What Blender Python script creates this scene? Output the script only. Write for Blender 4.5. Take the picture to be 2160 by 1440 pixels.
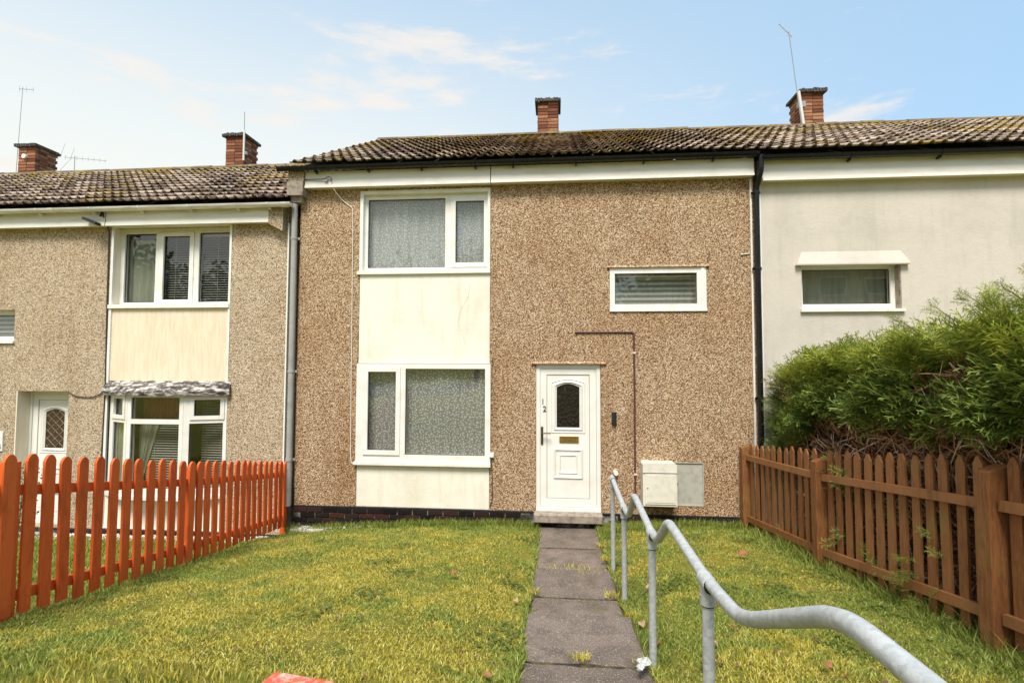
import bpy, math, random
import numpy as np
from mathutils import Vector, Matrix
R = math.radians
random.seed(7)
rng = np.random.default_rng(11)
S = bpy.context.scene
COL = S.collection
for o in list(bpy.data.objects):
    bpy.data.objects.remove(o)

# ------------------------------------------------------------------ camera
CAM_LOC = Vector((0.0, -7.26, 2.30))
YAW, PITCH, ROLL = R(4.9), R(2.7), R(0.15)
cd = bpy.data.cameras.new('camera'); cam = bpy.data.objects.new('camera', cd); COL.objects.link(cam)
cd.sensor_width = 36.0; cd.sensor_fit = 'HORIZONTAL'; cd.lens = 36.0 * 1060.0 / 2160.0
cd.clip_start = 0.05; cd.clip_end = 3000
fw = Vector((-math.sin(YAW) * math.cos(PITCH), math.cos(YAW) * math.cos(PITCH), math.sin(PITCH)))
r0 = Vector((math.cos(YAW), math.sin(YAW), 0)); u0 = r0.cross(fw)
rt = r0 * math.cos(ROLL) + u0 * math.sin(ROLL); up = u0 * math.cos(ROLL) - r0 * math.sin(ROLL)
cam.matrix_world = Matrix(((rt.x, up.x, -fw.x, CAM_LOC.x), (rt.y, up.y, -fw.y, CAM_LOC.y), (rt.z, up.z, -fw.z, CAM_LOC.z), (0, 0, 0, 1)))
S.camera = cam

# ------------------------------------------------------------------ sky and sun
SUN_EL, SUN_AZ = 57.0, 186.0        # azimuth clockwise from +Y: in front of the houses, behind the camera
CLOUD_A, CLOUD_B, CT = (7.1, 2.2, 3.0), (1.4, 2.3, 2.0), 0.68
W = bpy.data.worlds.new('World'); S.world = W; W.use_nodes = True
def build_world():
    nt = W.node_tree; N = nt.nodes; L = nt.links
    N.clear()
    out = N.new('ShaderNodeOutputWorld'); bg = N.new('ShaderNodeBackground'); L.new(bg.outputs[0], out.inputs[0])
    bg.inputs['Strength'].default_value = 0.13
    sky = N.new('ShaderNodeTexSky'); sky.sky_type = 'NISHITA'; sky.sun_disc = False
    sky.sun_elevation = R(SUN_EL); sky.sun_rotation = R(SUN_AZ)
    sky.air_density = 1.0; sky.dust_density = 1.5; sky.ozone_density = 1.0
    tc = N.new('ShaderNodeTexCoord')
    sep = N.new('ShaderNodeSeparateXYZ'); L.new(tc.outputs['Generated'], sep.inputs[0])
    def math_(op, a, b=None, clamp=False):
        m = N.new('ShaderNodeMath'); m.operation = op; m.use_clamp = clamp
        for i, v in enumerate((a, b)):
            if v is None: continue
            if isinstance(v, (int, float)): m.inputs[i].default_value = v
            else: L.new(v, m.inputs[i])
        return m.outputs[0]
    def ramp(v, a, b):
        m = N.new('ShaderNodeMapRange'); m.interpolation_type = 'SMOOTHSTEP'
        L.new(v, m.inputs[0]); m.inputs[1].default_value = a; m.inputs[2].default_value = b
        return m.outputs[0]
    # thin white veil, thicker low down and towards the left (-X)
    z = sep.outputs['Z']; x = sep.outputs['X']
    low = math_('SUBTRACT', 1.0, ramp(z, 0.24, 0.80))
    veil = math_('MULTIPLY', low, ramp(math_('MULTIPLY', x, -1.0), -0.75, 0.42))
    veil = math_('MULTIPLY', veil, 1.0, True)
    # low flat cloud streaks: noise stretched along the horizon
    def noise(sc, detail, loc, rough=0.55):
        mp = N.new('ShaderNodeMapping'); L.new(tc.outputs['Generated'], mp.inputs[0])
        mp.inputs['Location'].default_value = loc; mp.inputs['Scale'].default_value = sc
        n = N.new('ShaderNodeTexNoise'); L.new(mp.outputs[0], n.inputs['Vector'])
        n.inputs['Scale'].default_value = 1.0; n.inputs['Detail'].default_value = detail; n.inputs['Roughness'].default_value = rough
        return n.outputs['Fac']
    band = noise((2.6, 2.6, 13.0), 2.0, CLOUD_A); fine = noise((9.0, 9.0, 40.0), 6.0, CLOUD_B, 0.6)
    c = math_('ADD', math_('MULTIPLY', fine, 0.55), math_('MULTIPLY', band, 0.75))
    cl = math_('MULTIPLY', ramp(c, CT, CT + 0.16), ramp(z, 0.05, 0.2))
    cl = math_('MULTIPLY', cl, 0.8)
    mixv = N.new('ShaderNodeMix'); mixv.data_type = 'RGBA'
    L.new(veil, mixv.inputs['Factor'])
    # slight lift of the blue, as the light veil does
    lift = N.new('ShaderNodeMix'); lift.data_type = 'RGBA'; lift.inputs['Factor'].default_value = 0.6
    L.new(sky.outputs[0], lift.inputs['A']); lift.inputs['B'].default_value = (2.5, 3.95, 5.2, 1)
    L.new(lift.outputs['Result'], mixv.inputs['A']); mixv.inputs['B'].default_value = (4.45, 4.6, 4.42, 1)
    mixc = N.new('ShaderNodeMix'); mixc.data_type = 'RGBA'
    L.new(cl, mixc.inputs['Factor']); L.new(mixv.outputs['Result'], mixc.inputs['A']); mixc.inputs['B'].default_value = (4.6, 4.3, 4.0, 1)
    L.new(mixc.outputs['Result'], bg.inputs['Color'])
build_world()
sl = bpy.data.lights.new('sun', 'SUN'); sl.energy = 3.2; sl.angle = R(22); sl.color = (1.0, 0.945, 0.86)
sun = bpy.data.objects.new('sun', sl); COL.objects.link(sun)
sd = Vector((math.sin(R(SUN_AZ)) * math.cos(R(SUN_EL)), math.cos(R(SUN_AZ)) * math.cos(R(SUN_EL)), math.sin(R(SUN_EL))))
sun.rotation_euler = sd.to_track_quat('Z', 'Y').to_euler()
S.view_settings.view_transform = 'Standard'; S.view_settings.look = 'None'
S.view_settings.exposure = 0.70; S.view_settings.gamma = 1.0
S.render.engine = 'CYCLES'

# ------------------------------------------------------------------ materials
class NT:
    def __init__(s, name):
        s.m = bpy.data.materials.new(name); s.m.use_nodes = True
        s.t = s.m.node_tree; s.N = s.t.nodes; s.L = s.t.links; s.N.clear()
        s.out = s.N.new('ShaderNodeOutputMaterial')
        s.geo = s.N.new('ShaderNodeNewGeometry')
        s.pos = s.geo.outputs['Position']
    def inp(s, sock, v):
        if isinstance(v, (int, float)): sock.default_value = v
        elif isinstance(v, (tuple, list)): sock.default_value = tuple(v) + ((1,) if len(v) == 3 and sock.type == 'RGBA' else ())
        else: s.L.new(v, sock)
    def math(s, op, a, b=None, clamp=False):
        n = s.N.new('ShaderNodeMath'); n.operation = op; n.use_clamp = clamp
        s.inp(n.inputs[0], a)
        if b is not None: s.inp(n.inputs[1], b)
        return n.outputs[0]
    def map(s, scale=(1, 1, 1), loc=(0, 0, 0), rot=(0, 0, 0), vec=None):
        n = s.N.new('ShaderNodeMapping'); s.inp(n.inputs[0], vec if vec is not None else s.pos)
        n.inputs['Scale'].default_value = scale; n.inputs['Location'].default_value = loc; n.inputs['Rotation'].default_value = rot
        return n.outputs[0]
    def noise(s, scale, detail=3, rough=0.55, vec=None, col=False):
        n = s.N.new('ShaderNodeTexNoise'); s.inp(n.inputs['Vector'], vec if vec is not None else s.pos)
        n.inputs['Scale'].default_value = scale; n.inputs['Detail'].default_value = detail; n.inputs['Roughness'].default_value = rough
        return n.outputs['Color' if col else 'Fac']
    def voro(s, scale, out='Color', vec=None, feature='F1', rnd=1.0):
        n = s.N.new('ShaderNodeTexVoronoi'); n.feature = feature; s.inp(n.inputs['Vector'], vec if vec is not None else s.pos)
        n.inputs['Scale'].default_value = scale; n.inputs['Randomness'].default_value = rnd
        return n.outputs[out]
    def range(s, v, a, b, c=0.0, d=1.0, smooth=True):
        n = s.N.new('ShaderNodeMapRange'); n.interpolation_type = 'SMOOTHSTEP' if smooth else 'LINEAR'
        s.inp(n.inputs[0], v); n.inputs[1].default_value = a; n.inputs[2].default_value = b; n.inputs[3].default_value = c; n.inputs[4].default_value = d
        return n.outputs[0]
    def mix(s, f, a, b, mode='MIX'):
        n = s.N.new('ShaderNodeMix'); n.data_type = 'RGBA'; n.blend_type = mode
        s.inp(n.inputs['Factor'], f); s.inp(n.inputs['A'], a); s.inp(n.inputs['B'], b)
        return n.outputs['Result']
    def ramp(s, v, stops):
        n = s.N.new('ShaderNodeValToRGB'); s.inp(n.inputs[0], v); e = n.color_ramp.elements
        while len(e) < len(stops): e.new(0.5)
        for k, (p, c) in zip(e, stops): k.position = p; k.color = tuple(c) + (1,)
        return n.outputs[0]
    def xyz(s, vec=None):
        n = s.N.new('ShaderNodeSeparateXYZ'); s.inp(n.inputs[0], vec if vec is not None else s.pos); return n.outputs
    def island(s): return s.geo.outputs['Random Per Island']
    def objrand(s): return s.N.new('ShaderNodeObjectInfo').outputs['Random']
    def bump(s, h, strength=0.3, dist=0.01):
        n = s.N.new('ShaderNodeBump'); s.inp(n.inputs['Height'], h); n.inputs['Strength'].default_value = strength; n.inputs['Distance'].default_value = dist
        return n.outputs[0]
    def bsdf(s, col, rough=0.6, normal=None, metal=0.0, spec=0.5, trans=None, **kw):
        p = s.N.new('ShaderNodeBsdfPrincipled'); s.inp(p.inputs['Base Color'], col); s.inp(p.inputs['Roughness'], rough)
        p.inputs['Metallic'].default_value = metal; p.inputs['Specular IOR Level'].default_value = spec
        if normal is not None: s.L.new(normal, p.inputs['Normal'])
        sh = p.outputs[0]
        if trans is not None:
            t = s.N.new('ShaderNodeBsdfTranslucent'); s.inp(t.inputs[0], trans[1])
            m = s.N.new('ShaderNodeMixShader'); m.inputs[0].default_value = trans[0]
            s.L.new(sh, m.inputs[1]); s.L.new(t.outputs[0], m.inputs[2]); sh = m.outputs[0]
        s.L.new(sh, s.out.inputs[0]); return s.m

def pebbledash(name, stops, tint, scale=92):
    n = NT(name)
    warp = n.mix(0.012, n.pos, n.noise(9, 2, col=True))
    c = n.voro(scale, 'Color', vec=warp)
    sep = n.N.new('ShaderNodeSeparateColor'); n.L.new(c, sep.inputs[0])
    v = n.math('ADD', n.math('MULTIPLY', sep.outputs[0], 0.75), n.math('MULTIPLY', n.noise(150, 2), 0.25))
    col = n.ramp(v, stops)
    d = n.voro(scale, 'Distance', vec=warp)
    gap = n.range(d, 0.40, 0.72)
    col = n.mix(n.math('MULTIPLY', gap, 0.6), col, tint[0])
    # weathering: broad patches, darker streaks
    w = n.noise(0.9, 4, 0.6); st = n.noise(1.0, 3, vec=n.map((3.0, 3.0, 0.35)))
    col = n.mix(n.range(w, 0.42, 0.70, 0, 0.65), col, tint[1], 'MULTIPLY')
    col = n.mix(n.range(st, 0.50, 0.70, 0, 0.50), col, tint[2], 'MULTIPLY')
    h = n.math('SUBTRACT', 1.0, d)
    return n.bsdf(col, 0.9, n.bump(h, 0.7, 0.01), spec=0.2)
M = {}
M['peb_main'] = pebbledash('pebbledash_brown', [(0.14, (0.085, 0.045, 0.022)), (0.3, (0.31, 0.18, 0.09)), (0.48, (0.50, 0.32, 0.175)), (0.66, (0.61, 0.43, 0.265)), (0.84, (0.84, 0.70, 0.52))], [(0.10, 0.05, 0.022), (0.82, 0.72, 0.62), (0.78, 0.70, 0.62)])
M['peb_left'] = pebbledash('pebbledash_grey', [(0.14, (0.14, 0.09, 0.05)), (0.3, (0.39, 0.285, 0.18)), (0.48, (0.57, 0.44, 0.30)), (0.66, (0.67, 0.535, 0.38)), (0.84, (0.84, 0.73, 0.56))], [(0.16, 0.11, 0.06), (0.86, 0.80, 0.73), (0.82, 0.77, 0.70)])
def plaster(name, col, dirt, bscale=60, bstr=0.25, amount=0.35, streak=0.25):
    n = NT(name)
    c = n.mix(n.range(n.noise(1.3, 5, 0.65), 0.42, 0.75, 0, amount), col, dirt)
    c = n.mix(n.range(n.noise(2.2, 3, vec=n.map((4, 4, 0.5))), 0.5, 0.75, 0, streak), c, dirt)
    c = n.mix(n.range(n.noise(70, 3), 0.3, 0.7, 0, 0.12), c, dirt)
    h = n.math('ADD', n.noise(bscale, 4, 0.6), n.math('MULTIPLY', n.noise(7, 2), 1.5))
    return n.bsdf(c, 0.85, n.bump(h, bstr, 0.01), spec=0.25)
M['render_cream'] = plaster('smooth_render_cream', (0.60, 0.54, 0.465), (0.47, 0.425, 0.365), 50, 0.3, 0.7, 0.5)
M['panel_white'] = plaster('painted_panel_white', (0.82, 0.78, 0.67), (0.64, 0.57, 0.44), 45, 0.28, 0.55, 0.45)
M['reveal_cream'] = plaster('painted_reveal', (0.80, 0.73, 0.58), (0.6, 0.5, 0.36), 45, 0.15, 0.5, 0.5)
def panel_combed():
    n = NT('combed_render_cream')
    c = n.mix(n.range(n.noise(5, 4, vec=n.map((6, 6, 0.6))), 0.35, 0.7, 0, 0.6), (0.80, 0.68, 0.51), (0.66, 0.53, 0.37))
    h = n.noise(10, 4, vec=n.map((5, 5, 0.7)))
    return n.bsdf(c, 0.9, n.bump(h, 0.5, 0.02), spec=0.2)
M['panel_combed'] = panel_combed()
def simple(name, col, rough=0.5, dirt=None, amount=0.3, scale=6, bump=None, metal=0.0, spec=0.5, aniso=(1, 1, 1)):
    n = NT(name); c = col
    if dirt is not None:
        c = n.mix(n.range(n.noise(scale, 5, 0.6, vec=n.map(aniso)), 0.4, 0.72, 0, amount), col, dirt)
    nm = n.bump(n.noise(bump[0], 3, vec=n.map(aniso)), bump[1], 0.01) if bump else None
    return n.bsdf(c, rough, nm, metal, spec)
M['upvc'] = simple('white_plastic', (0.80, 0.78, 0.725), 0.35, (0.62, 0.56, 0.45), 0.45, 5)
M['upvc_door'] = simple('white_door_plastic', (0.80, 0.77, 0.71), 0.35, (0.66, 0.60, 0.49), 0.35, 4)
M['fascia'] = simple('white_fascia', (0.76, 0.72, 0.65), 0.45, (0.55, 0.48, 0.38), 0.5, 3.5, aniso=(0.4, 1, 3))
M['gutter_white'] = simple('white_gutter', (0.78, 0.75, 0.70), 0.4, (0.35, 0.33, 0.29), 0.6, 6, aniso=(0.5, 2, 4))
M['gutter_black'] = simple('black_gutter', (0.008, 0.008, 0.009), 0.25, (0.02, 0.02, 0.02), 0.4, 8, spec=0.35)
M['pipe_grey'] = simple('grey_pipe', (0.36, 0.35, 0.33), 0.45, (0.22, 0.21, 0.19), 0.5, 6)
M['gasket'] = simple('black_rubber', (0.012, 0.012, 0.012), 0.6)
M['dark'] = simple('dark_void', (0.02, 0.017, 0.014), 0.9)
M['soil_and_shade'] = simple('joint_soil_and_shade', (0.03, 0.024, 0.016), 0.95, (0.16, 0.14, 0.03), 0.7, 18, (60, 0.8))
M['interior'] = simple('interior_plaster', (0.30, 0.27, 0.23), 0.9)
M['brass'] = simple('brass', (0.55, 0.36, 0.10), 0.3, (0.25, 0.16, 0.05), 0.5, 40, metal=0.9)
M['bronze'] = simple('bronze', (0.13, 0.08, 0.035), 0.35, (0.05, 0.03, 0.015), 0.5, 40, metal=0.7)
M['black'] = simple('black_plastic', (0.02, 0.02, 0.022), 0.4)
M['conduit'] = simple('maroon_conduit', (0.10, 0.035, 0.03), 0.5)
M['cable_white'] = simple('white_cable', (0.70, 0.66, 0.55), 0.5)
M['cable_dark'] = simple('dark_cable', (0.05, 0.035, 0.03), 0.6)
M['meter_white'] = simple('meter_box_white', (0.72, 0.68, 0.59), 0.5, (0.5, 0.45, 0.36), 0.5, 8)
M['meter_grey'] = simple('meter_box_grey', (0.42, 0.41, 0.35), 0.7, (0.27, 0.265, 0.22), 0.6, 12)
M['concrete'] = simple('concrete', (0.34, 0.29, 0.23), 0.9, (0.16, 0.12, 0.09), 0.8, 14, (60, 0.5), spec=0.2)
M['corbel'] = pebbledash('corbel_dash', [(0.12, (0.16, 0.11, 0.07)), (0.5, (0.46, 0.36, 0.24)), (0.85, (0.7, 0.58, 0.42))], [(0.2, 0.14, 0.09), (0.86, 0.80, 0.73), (0.7, 0.6, 0.5)])
def weathered_roof():
    n = NT('weathered_felt')
    v = n.noise(7, 6, 0.75, vec=n.map((1, 1, 3)))
    c = n.ramp(v, [(0.40, (0.02, 0.018, 0.016)), (0.5, (0.16, 0.14, 0.12)), (0.56, (0.5, 0.46, 0.42)), (0.75, (0.66, 0.62, 0.57))])
    return n.bsdf(c, 0.9, n.bump(v, 0.6, 0.02))
M['bay_felt'] = weathered_roof()
def tile_mat():
    n = NT('roof_tile')
    r = n.objrand()
    c = n.ramp(n.math('ADD', n.math('MULTIPLY', r, 0.45), n.math('MULTIPLY', n.noise(17, 5, 0.75), 0.7)), [(0.22, (0.028, 0.02, 0.014)), (0.45, (0.13, 0.09, 0.064)), (0.64, (0.30, 0.225, 0.17)), (0.92, (0.62, 0.51, 0.42))])
    # pale lichen spots
    c = n.mix(n.range(n.noise(26, 4, 0.7), 0.53, 0.64, 0, 0.85), c, (0.66, 0.57, 0.48))
    # moss: broad patches, more towards the ridge
    z = n.xyz()[1]
    m = n.math('ADD', n.noise(1.1, 3, 0.6), n.math('MULTIPLY', z, 0.035))
    m = n.math('ADD', m, n.math('MULTIPLY', n.math('SUBTRACT', n.noise(24, 4, 0.7), 0.5), 0.75))
    mc = n.mix(n.noise(9, 2), (0.17, 0.105, 0.02), (0.44, 0.32, 0.045))
    c = n.mix(n.range(m, 0.575, 0.70, 0, 0.85), c, mc)
    h = n.noise(60, 4, 0.7)
    return n.bsdf(c, 0.92, n.bump(h, 0.5, 0.01), spec=0.15)
M['tile'] = tile_mat()
def brick_mat(name, stops, mottle):
    n = NT(name)
    v = n.math('ADD', n.math('MULTIPLY', n.objrand(), 0.65), n.math('MULTIPLY', n.noise(30, 4, 0.7), 0.4))
    c = n.ramp(v, stops)
    c = n.mix(n.range(n.noise(12, 5, 0.7), 0.55, 0.7, 0, 0.7), c, mottle)
    return n.bsdf(c, 0.9, n.bump(n.noise(80, 3), 0.5, 0.01), spec=0.15)
M['brick'] = brick_mat('chimney_brick', [(0.2, (0.11, 0.045, 0.028)), (0.45, (0.23, 0.09, 0.05)), (0.7, (0.33, 0.14, 0.075)), (0.95, (0.42, 0.25, 0.15))], (0.08, 0.05, 0.035))
M['brick_black'] = brick_mat('tarred_brick', [(0.2, (0.008, 0.006, 0.006)), (0.6, (0.02, 0.014, 0.012)), (0.85, (0.05, 0.018, 0.014)), (1.0, (0.22, 0.05, 0.03))], (0.03, 0.026, 0.024))
M['mortar_dark'] = simple('tarred_mortar', (0.02, 0.017, 0.015), 0.9, (0.45, 0.42, 0.38), 0.8, 9)
M['mortar'] = simple('mortar', (0.13, 0.095, 0.07), 0.95, (0.1, 0.07, 0.05), 0.6, 20)
M['cap'] = simple('chimney_cap', (0.035, 0.03, 0.028), 0.95, (0.22, 0.20, 0.18), 0.6, 18, (30, 0.6))
M['alu'] = simple('aerial_metal', (0.30, 0.30, 0.30), 0.5, metal=0.3)
M['mast_pale'] = simple('aerial_mast', (0.66, 0.64, 0.60), 0.5)
def glass():
    n = NT('window_glass')
    dt = n.N.new('ShaderNodeVectorMath'); dt.operation = 'DOT_PRODUCT'
    n.L.new(n.geo.outputs['Normal'], dt.inputs[0]); n.L.new(n.geo.outputs['Incoming'], dt.inputs[1])
    k = n.math('POWER', n.math('SUBTRACT', 1.0, n.math('ABSOLUTE', dt.outputs['Value']), True), 5.0)
    f = n.math('MULTIPLY', n.math('ADD', n.math('MULTIPLY', k, 0.96), 0.042), 1.7, True)
    t = n.N.new('ShaderNodeBsdfTransparent'); t.inputs[0].default_value = (0.93, 0.94, 0.92, 1)
    g = n.N.new('ShaderNodeBsdfGlossy'); g.inputs['Roughness'].default_value = 0.01
    n.L.new(n.bump(n.noise(1.7, 1), 0.04, 0.05), g.inputs['Normal'])
    m = n.N.new('ShaderNodeMixShader'); n.L.new(f, m.inputs[0]); n.L.new(t.outputs[0], m.inputs[1]); n.L.new(g.outputs[0], m.inputs[2])
    n.L.new(m.outputs[0], n.out.inputs[0]); return n.m
M['glass'] = glass()
def door_glass(name, c0, c1):
    n = NT(name)
    v = n.voro(26, 'Distance', vec=n.map((1, 1, 0.7)))
    c = n.ramp(n.noise(16, 4, 0.7, vec=n.map((1, 1, 0.5))), [(0.35, c0), (0.62, c0), (0.75, c1)])
    return n.bsdf(c, 0.12, n.bump(v, 0.35, 0.02), spec=0.6)
M['door_glass'] = door_glass('textured_dark_glass', (0.012, 0.008, 0.006), (0.10, 0.075, 0.06))
M['door_glass_left'] = door_glass('textured_brown_glass', (0.05, 0.03, 0.018), (0.16, 0.05, 0.03))
def curtain(name, base, dot, scale, thr, fold):
    n = NT(name)
    xs = n.xyz(); cb = n.N.new('ShaderNodeCombineXYZ'); n.L.new(xs[0], cb.inputs[0]); n.L.new(xs[2], cb.inputs[1])
    d = n.voro(scale, 'Distance', vec=cb.outputs[0], rnd=1.0)
    d.node.voronoi_dimensions = '2D'
    f = n.range(d, thr, thr + 0.12, 1, 0)
    b = n.mix(n.range(n.noise(120, 2, vec=n.map((1, 0.02, 1))), 0.35, 0.65), base, tuple(x * 0.72 for x in base))
    c = n.mix(f, b, dot)
    return n.bsdf(c, 0.9, spec=0.1, trans=(0.25, c))
M['net_dotted'] = curtain('net_curtain_dotted', (0.62, 0.63, 0.635), (0.95, 0.95, 0.95), 28, 0.17, 1)
M['net_dotted2'] = curtain('net_curtain_dotted_dark', (0.47, 0.46, 0.45), (0.95, 0.94, 0.92), 28, 0.17, 1)
def lace():
    n = NT('banded_lace')
    z = n.xyz()[2]
    w = n.math('SINE', n.math('MULTIPLY', z, 85.0))
    w = n.math('ADD', n.math('MULTIPLY', w, 0.5), n.math('MULTIPLY', n.voro(70, 'Distance', vec=n.map((1, 0.001, 1)), rnd=0.2), 1.1))
    c = n.ramp(w, [(0.15, (0.30, 0.30, 0.27)), (0.6, (0.56, 0.56, 0.52)), (0.95, (0.85, 0.84, 0.79))])
    return n.bsdf(c, 0.9, spec=0.1, trans=(0.2, c))
M['lace'] = lace()
M['voile'] = simple('plain_voile', (0.34, 0.35, 0.28), 0.9, (0.20, 0.21, 0.16), 0.5, 8, aniso=(3, 1, 0.3))
M['curtain_red'] = simple('red_curtain', (0.30, 0.07, 0.035), 0.9, (0.12, 0.02, 0.012), 0.7, 14, aniso=(4, 1, 0.2))
M['slat'] = simple('blind_slat', (0.42, 0.41, 0.37), 0.5)
def wood(name, a, b, c3, green=None, gloss=0.6):
    n = NT(name)
    v = n.noise(9, 5, 0.65, vec=n.map((6, 6, 0.8)))
    c = n.mix(n.range(v, 0.3, 0.7), a, b)
    c = n.mix(n.math('MULTIPLY', n.objrand(), 0.6), c, c3)
    c = n.mix(n.range(n.noise(45, 3, 0.7), 0.62, 0.70, 0, 0.6), c, c3)
    c = n.mix(n.range(n.noise(4.0, 5, 0.7, vec=n.map((2, 2, 0.6))), 0.50, 0.72, 0, 0.55), c, tuple(x * 0.55 for x in b))
    if green is not None:
        c = n.mix(n.range(n.noise(3.2, 4, 0.7), 0.52, 0.70, 0, 0.55), c, green)
    return n.bsdf(c, gloss, n.bump(v, 0.35, 0.01), spec=0.3)
M['orange'] = wood('orange_stained_wood', (0.70, 0.108, 0.018), (0.54, 0.075, 0.012), (0.80, 0.17, 0.035))
M['brown'] = wood('brown_stained_wood', (0.30, 0.118, 0.042), (0.165, 0.062, 0.021), (0.37, 0.165, 0.065), (0.25, 0.165, 0.045))
def galv():
    n = NT('galvanised_steel')
    v = n.voro(55, 'Color'); sp = n.N.new('ShaderNodeSeparateColor'); n.L.new(v, sp.inputs[0])
    c = n.mix(sp.outputs[0], (0.40, 0.41, 0.41), (0.53, 0.54, 0.53))
    c = n.mix(n.range(n.noise(14, 4, 0.7), 0.55, 0.75, 0, 0.5), c, (0.30, 0.30, 0.28))
    return n.bsdf(c, 0.55, n.bump(n.noise(90, 3), 0.15, 0.01), metal=0.15)
M['galv'] = galv()
def slab_mat():
    n = NT('path_slab')
    c = n.mix(n.range(n.noise(5, 5, 0.65), 0.32, 0.7), (0.235, 0.182, 0.147), (0.13, 0.10, 0.08))
    c = n.mix(n.math('MULTIPLY', n.objrand(), 0.5), c, (0.10, 0.08, 0.065))
    c = n.mix(n.range(n.noise(95, 3, 0.75), 0.54, 0.66, 0, 0.75), c, (0.48, 0.41, 0.35))
    c = n.mix(n.range(n.noise(80, 4, 0.75), 0.57, 0.68, 0, 0.8), c, (0.055, 0.042, 0.035))
    c = n.mix(n.range(n.noise(2.4, 4, 0.7), 0.56, 0.72, 0, 0.4), c, (0.10, 0.085, 0.03))
    return n.bsdf(c, 0.92, n.bump(n.noise(75, 4, 0.7), 0.7, 0.012), spec=0.2)
M['slab'] = slab_mat()
def ground_mat():
    n = NT('lawn_soil_and_moss')
    c = n.mix(n.range(n.noise(2.2, 4, 0.65), 0.36, 0.62), (0.36, 0.31, 0.055), (0.20, 0.22, 0.045))
    c = n.mix(n.range(n.noise(30, 4, 0.7), 0.50, 0.66, 0, 0.8), c, (0.07, 0.055, 0.02))
    c = n.mix(n.range(n.noise(70, 3, 0.7), 0.52, 0.66, 0, 0.7), c, (0.42, 0.36, 0.08))
    return n.bsdf(c, 0.95, n.bump(n.noise(60, 5, 0.8), 1.0, 0.03), spec=0.1)
M['ground'] = ground_mat()
def grass_mat():
    n = NT('grass_blades')
    i = n.island()
    pch = n.math('ADD', n.noise(1.3, 4, 0.65), n.math('MULTIPLY', n.math('SUBTRACT', n.noise(6.5, 3, 0.6), 0.5), 0.55))
    g = n.ramp(i, [(0.0, (0.09, 0.125, 0.016)), (0.35, (0.25, 0.32, 0.055)), (0.75, (0.38, 0.43, 0.085)), (1.0, (0.56, 0.56, 0.19))])
    y = n.ramp(i, [(0.0, (0.18, 0.15, 0.02)), (0.35, (0.50, 0.43, 0.055)), (0.75, (0.68, 0.59, 0.115)), (1.0, (0.84, 0.75, 0.30))])
    at = n.N.new('ShaderNodeAttribute'); at.attribute_name = 'lush'
    f = n.range(n.math('SUBTRACT', pch, n.math('MULTIPLY', at.outputs['Fac'], 0.6)), 0.33, 0.56)
    c = n.mix(f, g, y)
    return n.bsdf(c, 0.6, spec=0.25, trans=(0.4, c))
M['grass'] = grass_mat()
def foliage_mat():
    n = NT('conifer_foliage')
    i = n.island()
    at = n.N.new('ShaderNodeAttribute'); at.attribute_name = 'tip_and_top_light'
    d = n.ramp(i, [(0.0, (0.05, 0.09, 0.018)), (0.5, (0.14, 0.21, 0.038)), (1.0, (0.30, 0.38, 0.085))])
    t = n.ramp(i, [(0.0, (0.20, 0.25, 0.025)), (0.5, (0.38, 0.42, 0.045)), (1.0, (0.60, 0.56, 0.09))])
    c = n.mix(at.outputs['Fac'], d, t)  # yellow young tips; also paints the lit top of the hedge lighter
    return n.bsdf(c, 0.55, spec=0.3, trans=(0.36, c))
M['foliage'] = foliage_mat()
def twig_mat():
    n = NT('dead_twigs')
    c = n.ramp(n.island(), [(0.0, (0.12, 0.055, 0.028)), (0.5, (0.32, 0.15, 0.075)), (0.85, (0.52, 0.31, 0.19)), (1.0, (0.78, 0.66, 0.54))])
    return n.bsdf(c, 0.9, spec=0.15)
M['twig'] = twig_mat()
M['bark'] = simple('conifer_bark', (0.17, 0.085, 0.05), 0.95, (0.07, 0.04, 0.025), 0.7, 18, (40, 0.8), aniso=(3, 3, 0.5))
M['leaf_dead'] = simple('fallen_leaf', (0.30, 0.12, 0.05), 0.8, (0.22, 0.10, 0.05), 0.6, 60)
M['leaf_pale'] = simple('fallen_leaf_pale', (0.40, 0.27, 0.14), 0.8, (0.35, 0.2, 0.1), 0.6, 60)
M['litter'] = simple('crumpled_film', (0.56, 0.56, 0.52), 0.3, (0.30, 0.32, 0.29), 0.8, 45)
M['red_paint'] = simple('flaking_red_paint', (0.50, 0.085, 0.04), 0.7, (0.60, 0.48, 0.38), 0.9, 22, (50, 0.4))
M['pebble'] = simple('white_pebbles', (0.66, 0.62, 0.55), 0.8, (0.35, 0.30, 0.25), 0.7, 25)
def leafm(name, a, b):
    n = NT(name); c = n.mix(n.island(), a, b); return n.bsdf(c, 0.6, spec=0.3, trans=(0.25, c))
M['leaf_green'] = leafm('garden_leaf', (0.06, 0.10, 0.015), (0.16, 0.20, 0.04))
M['tree_leaf'] = leafm('tree_leaf', (0.03, 0.055, 0.012), (0.10, 0.13, 0.025))
M['asphalt'] = simple('asphalt', (0.055, 0.055, 0.055), 0.9, (0.08, 0.08, 0.078), 0.5, 30)

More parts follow.
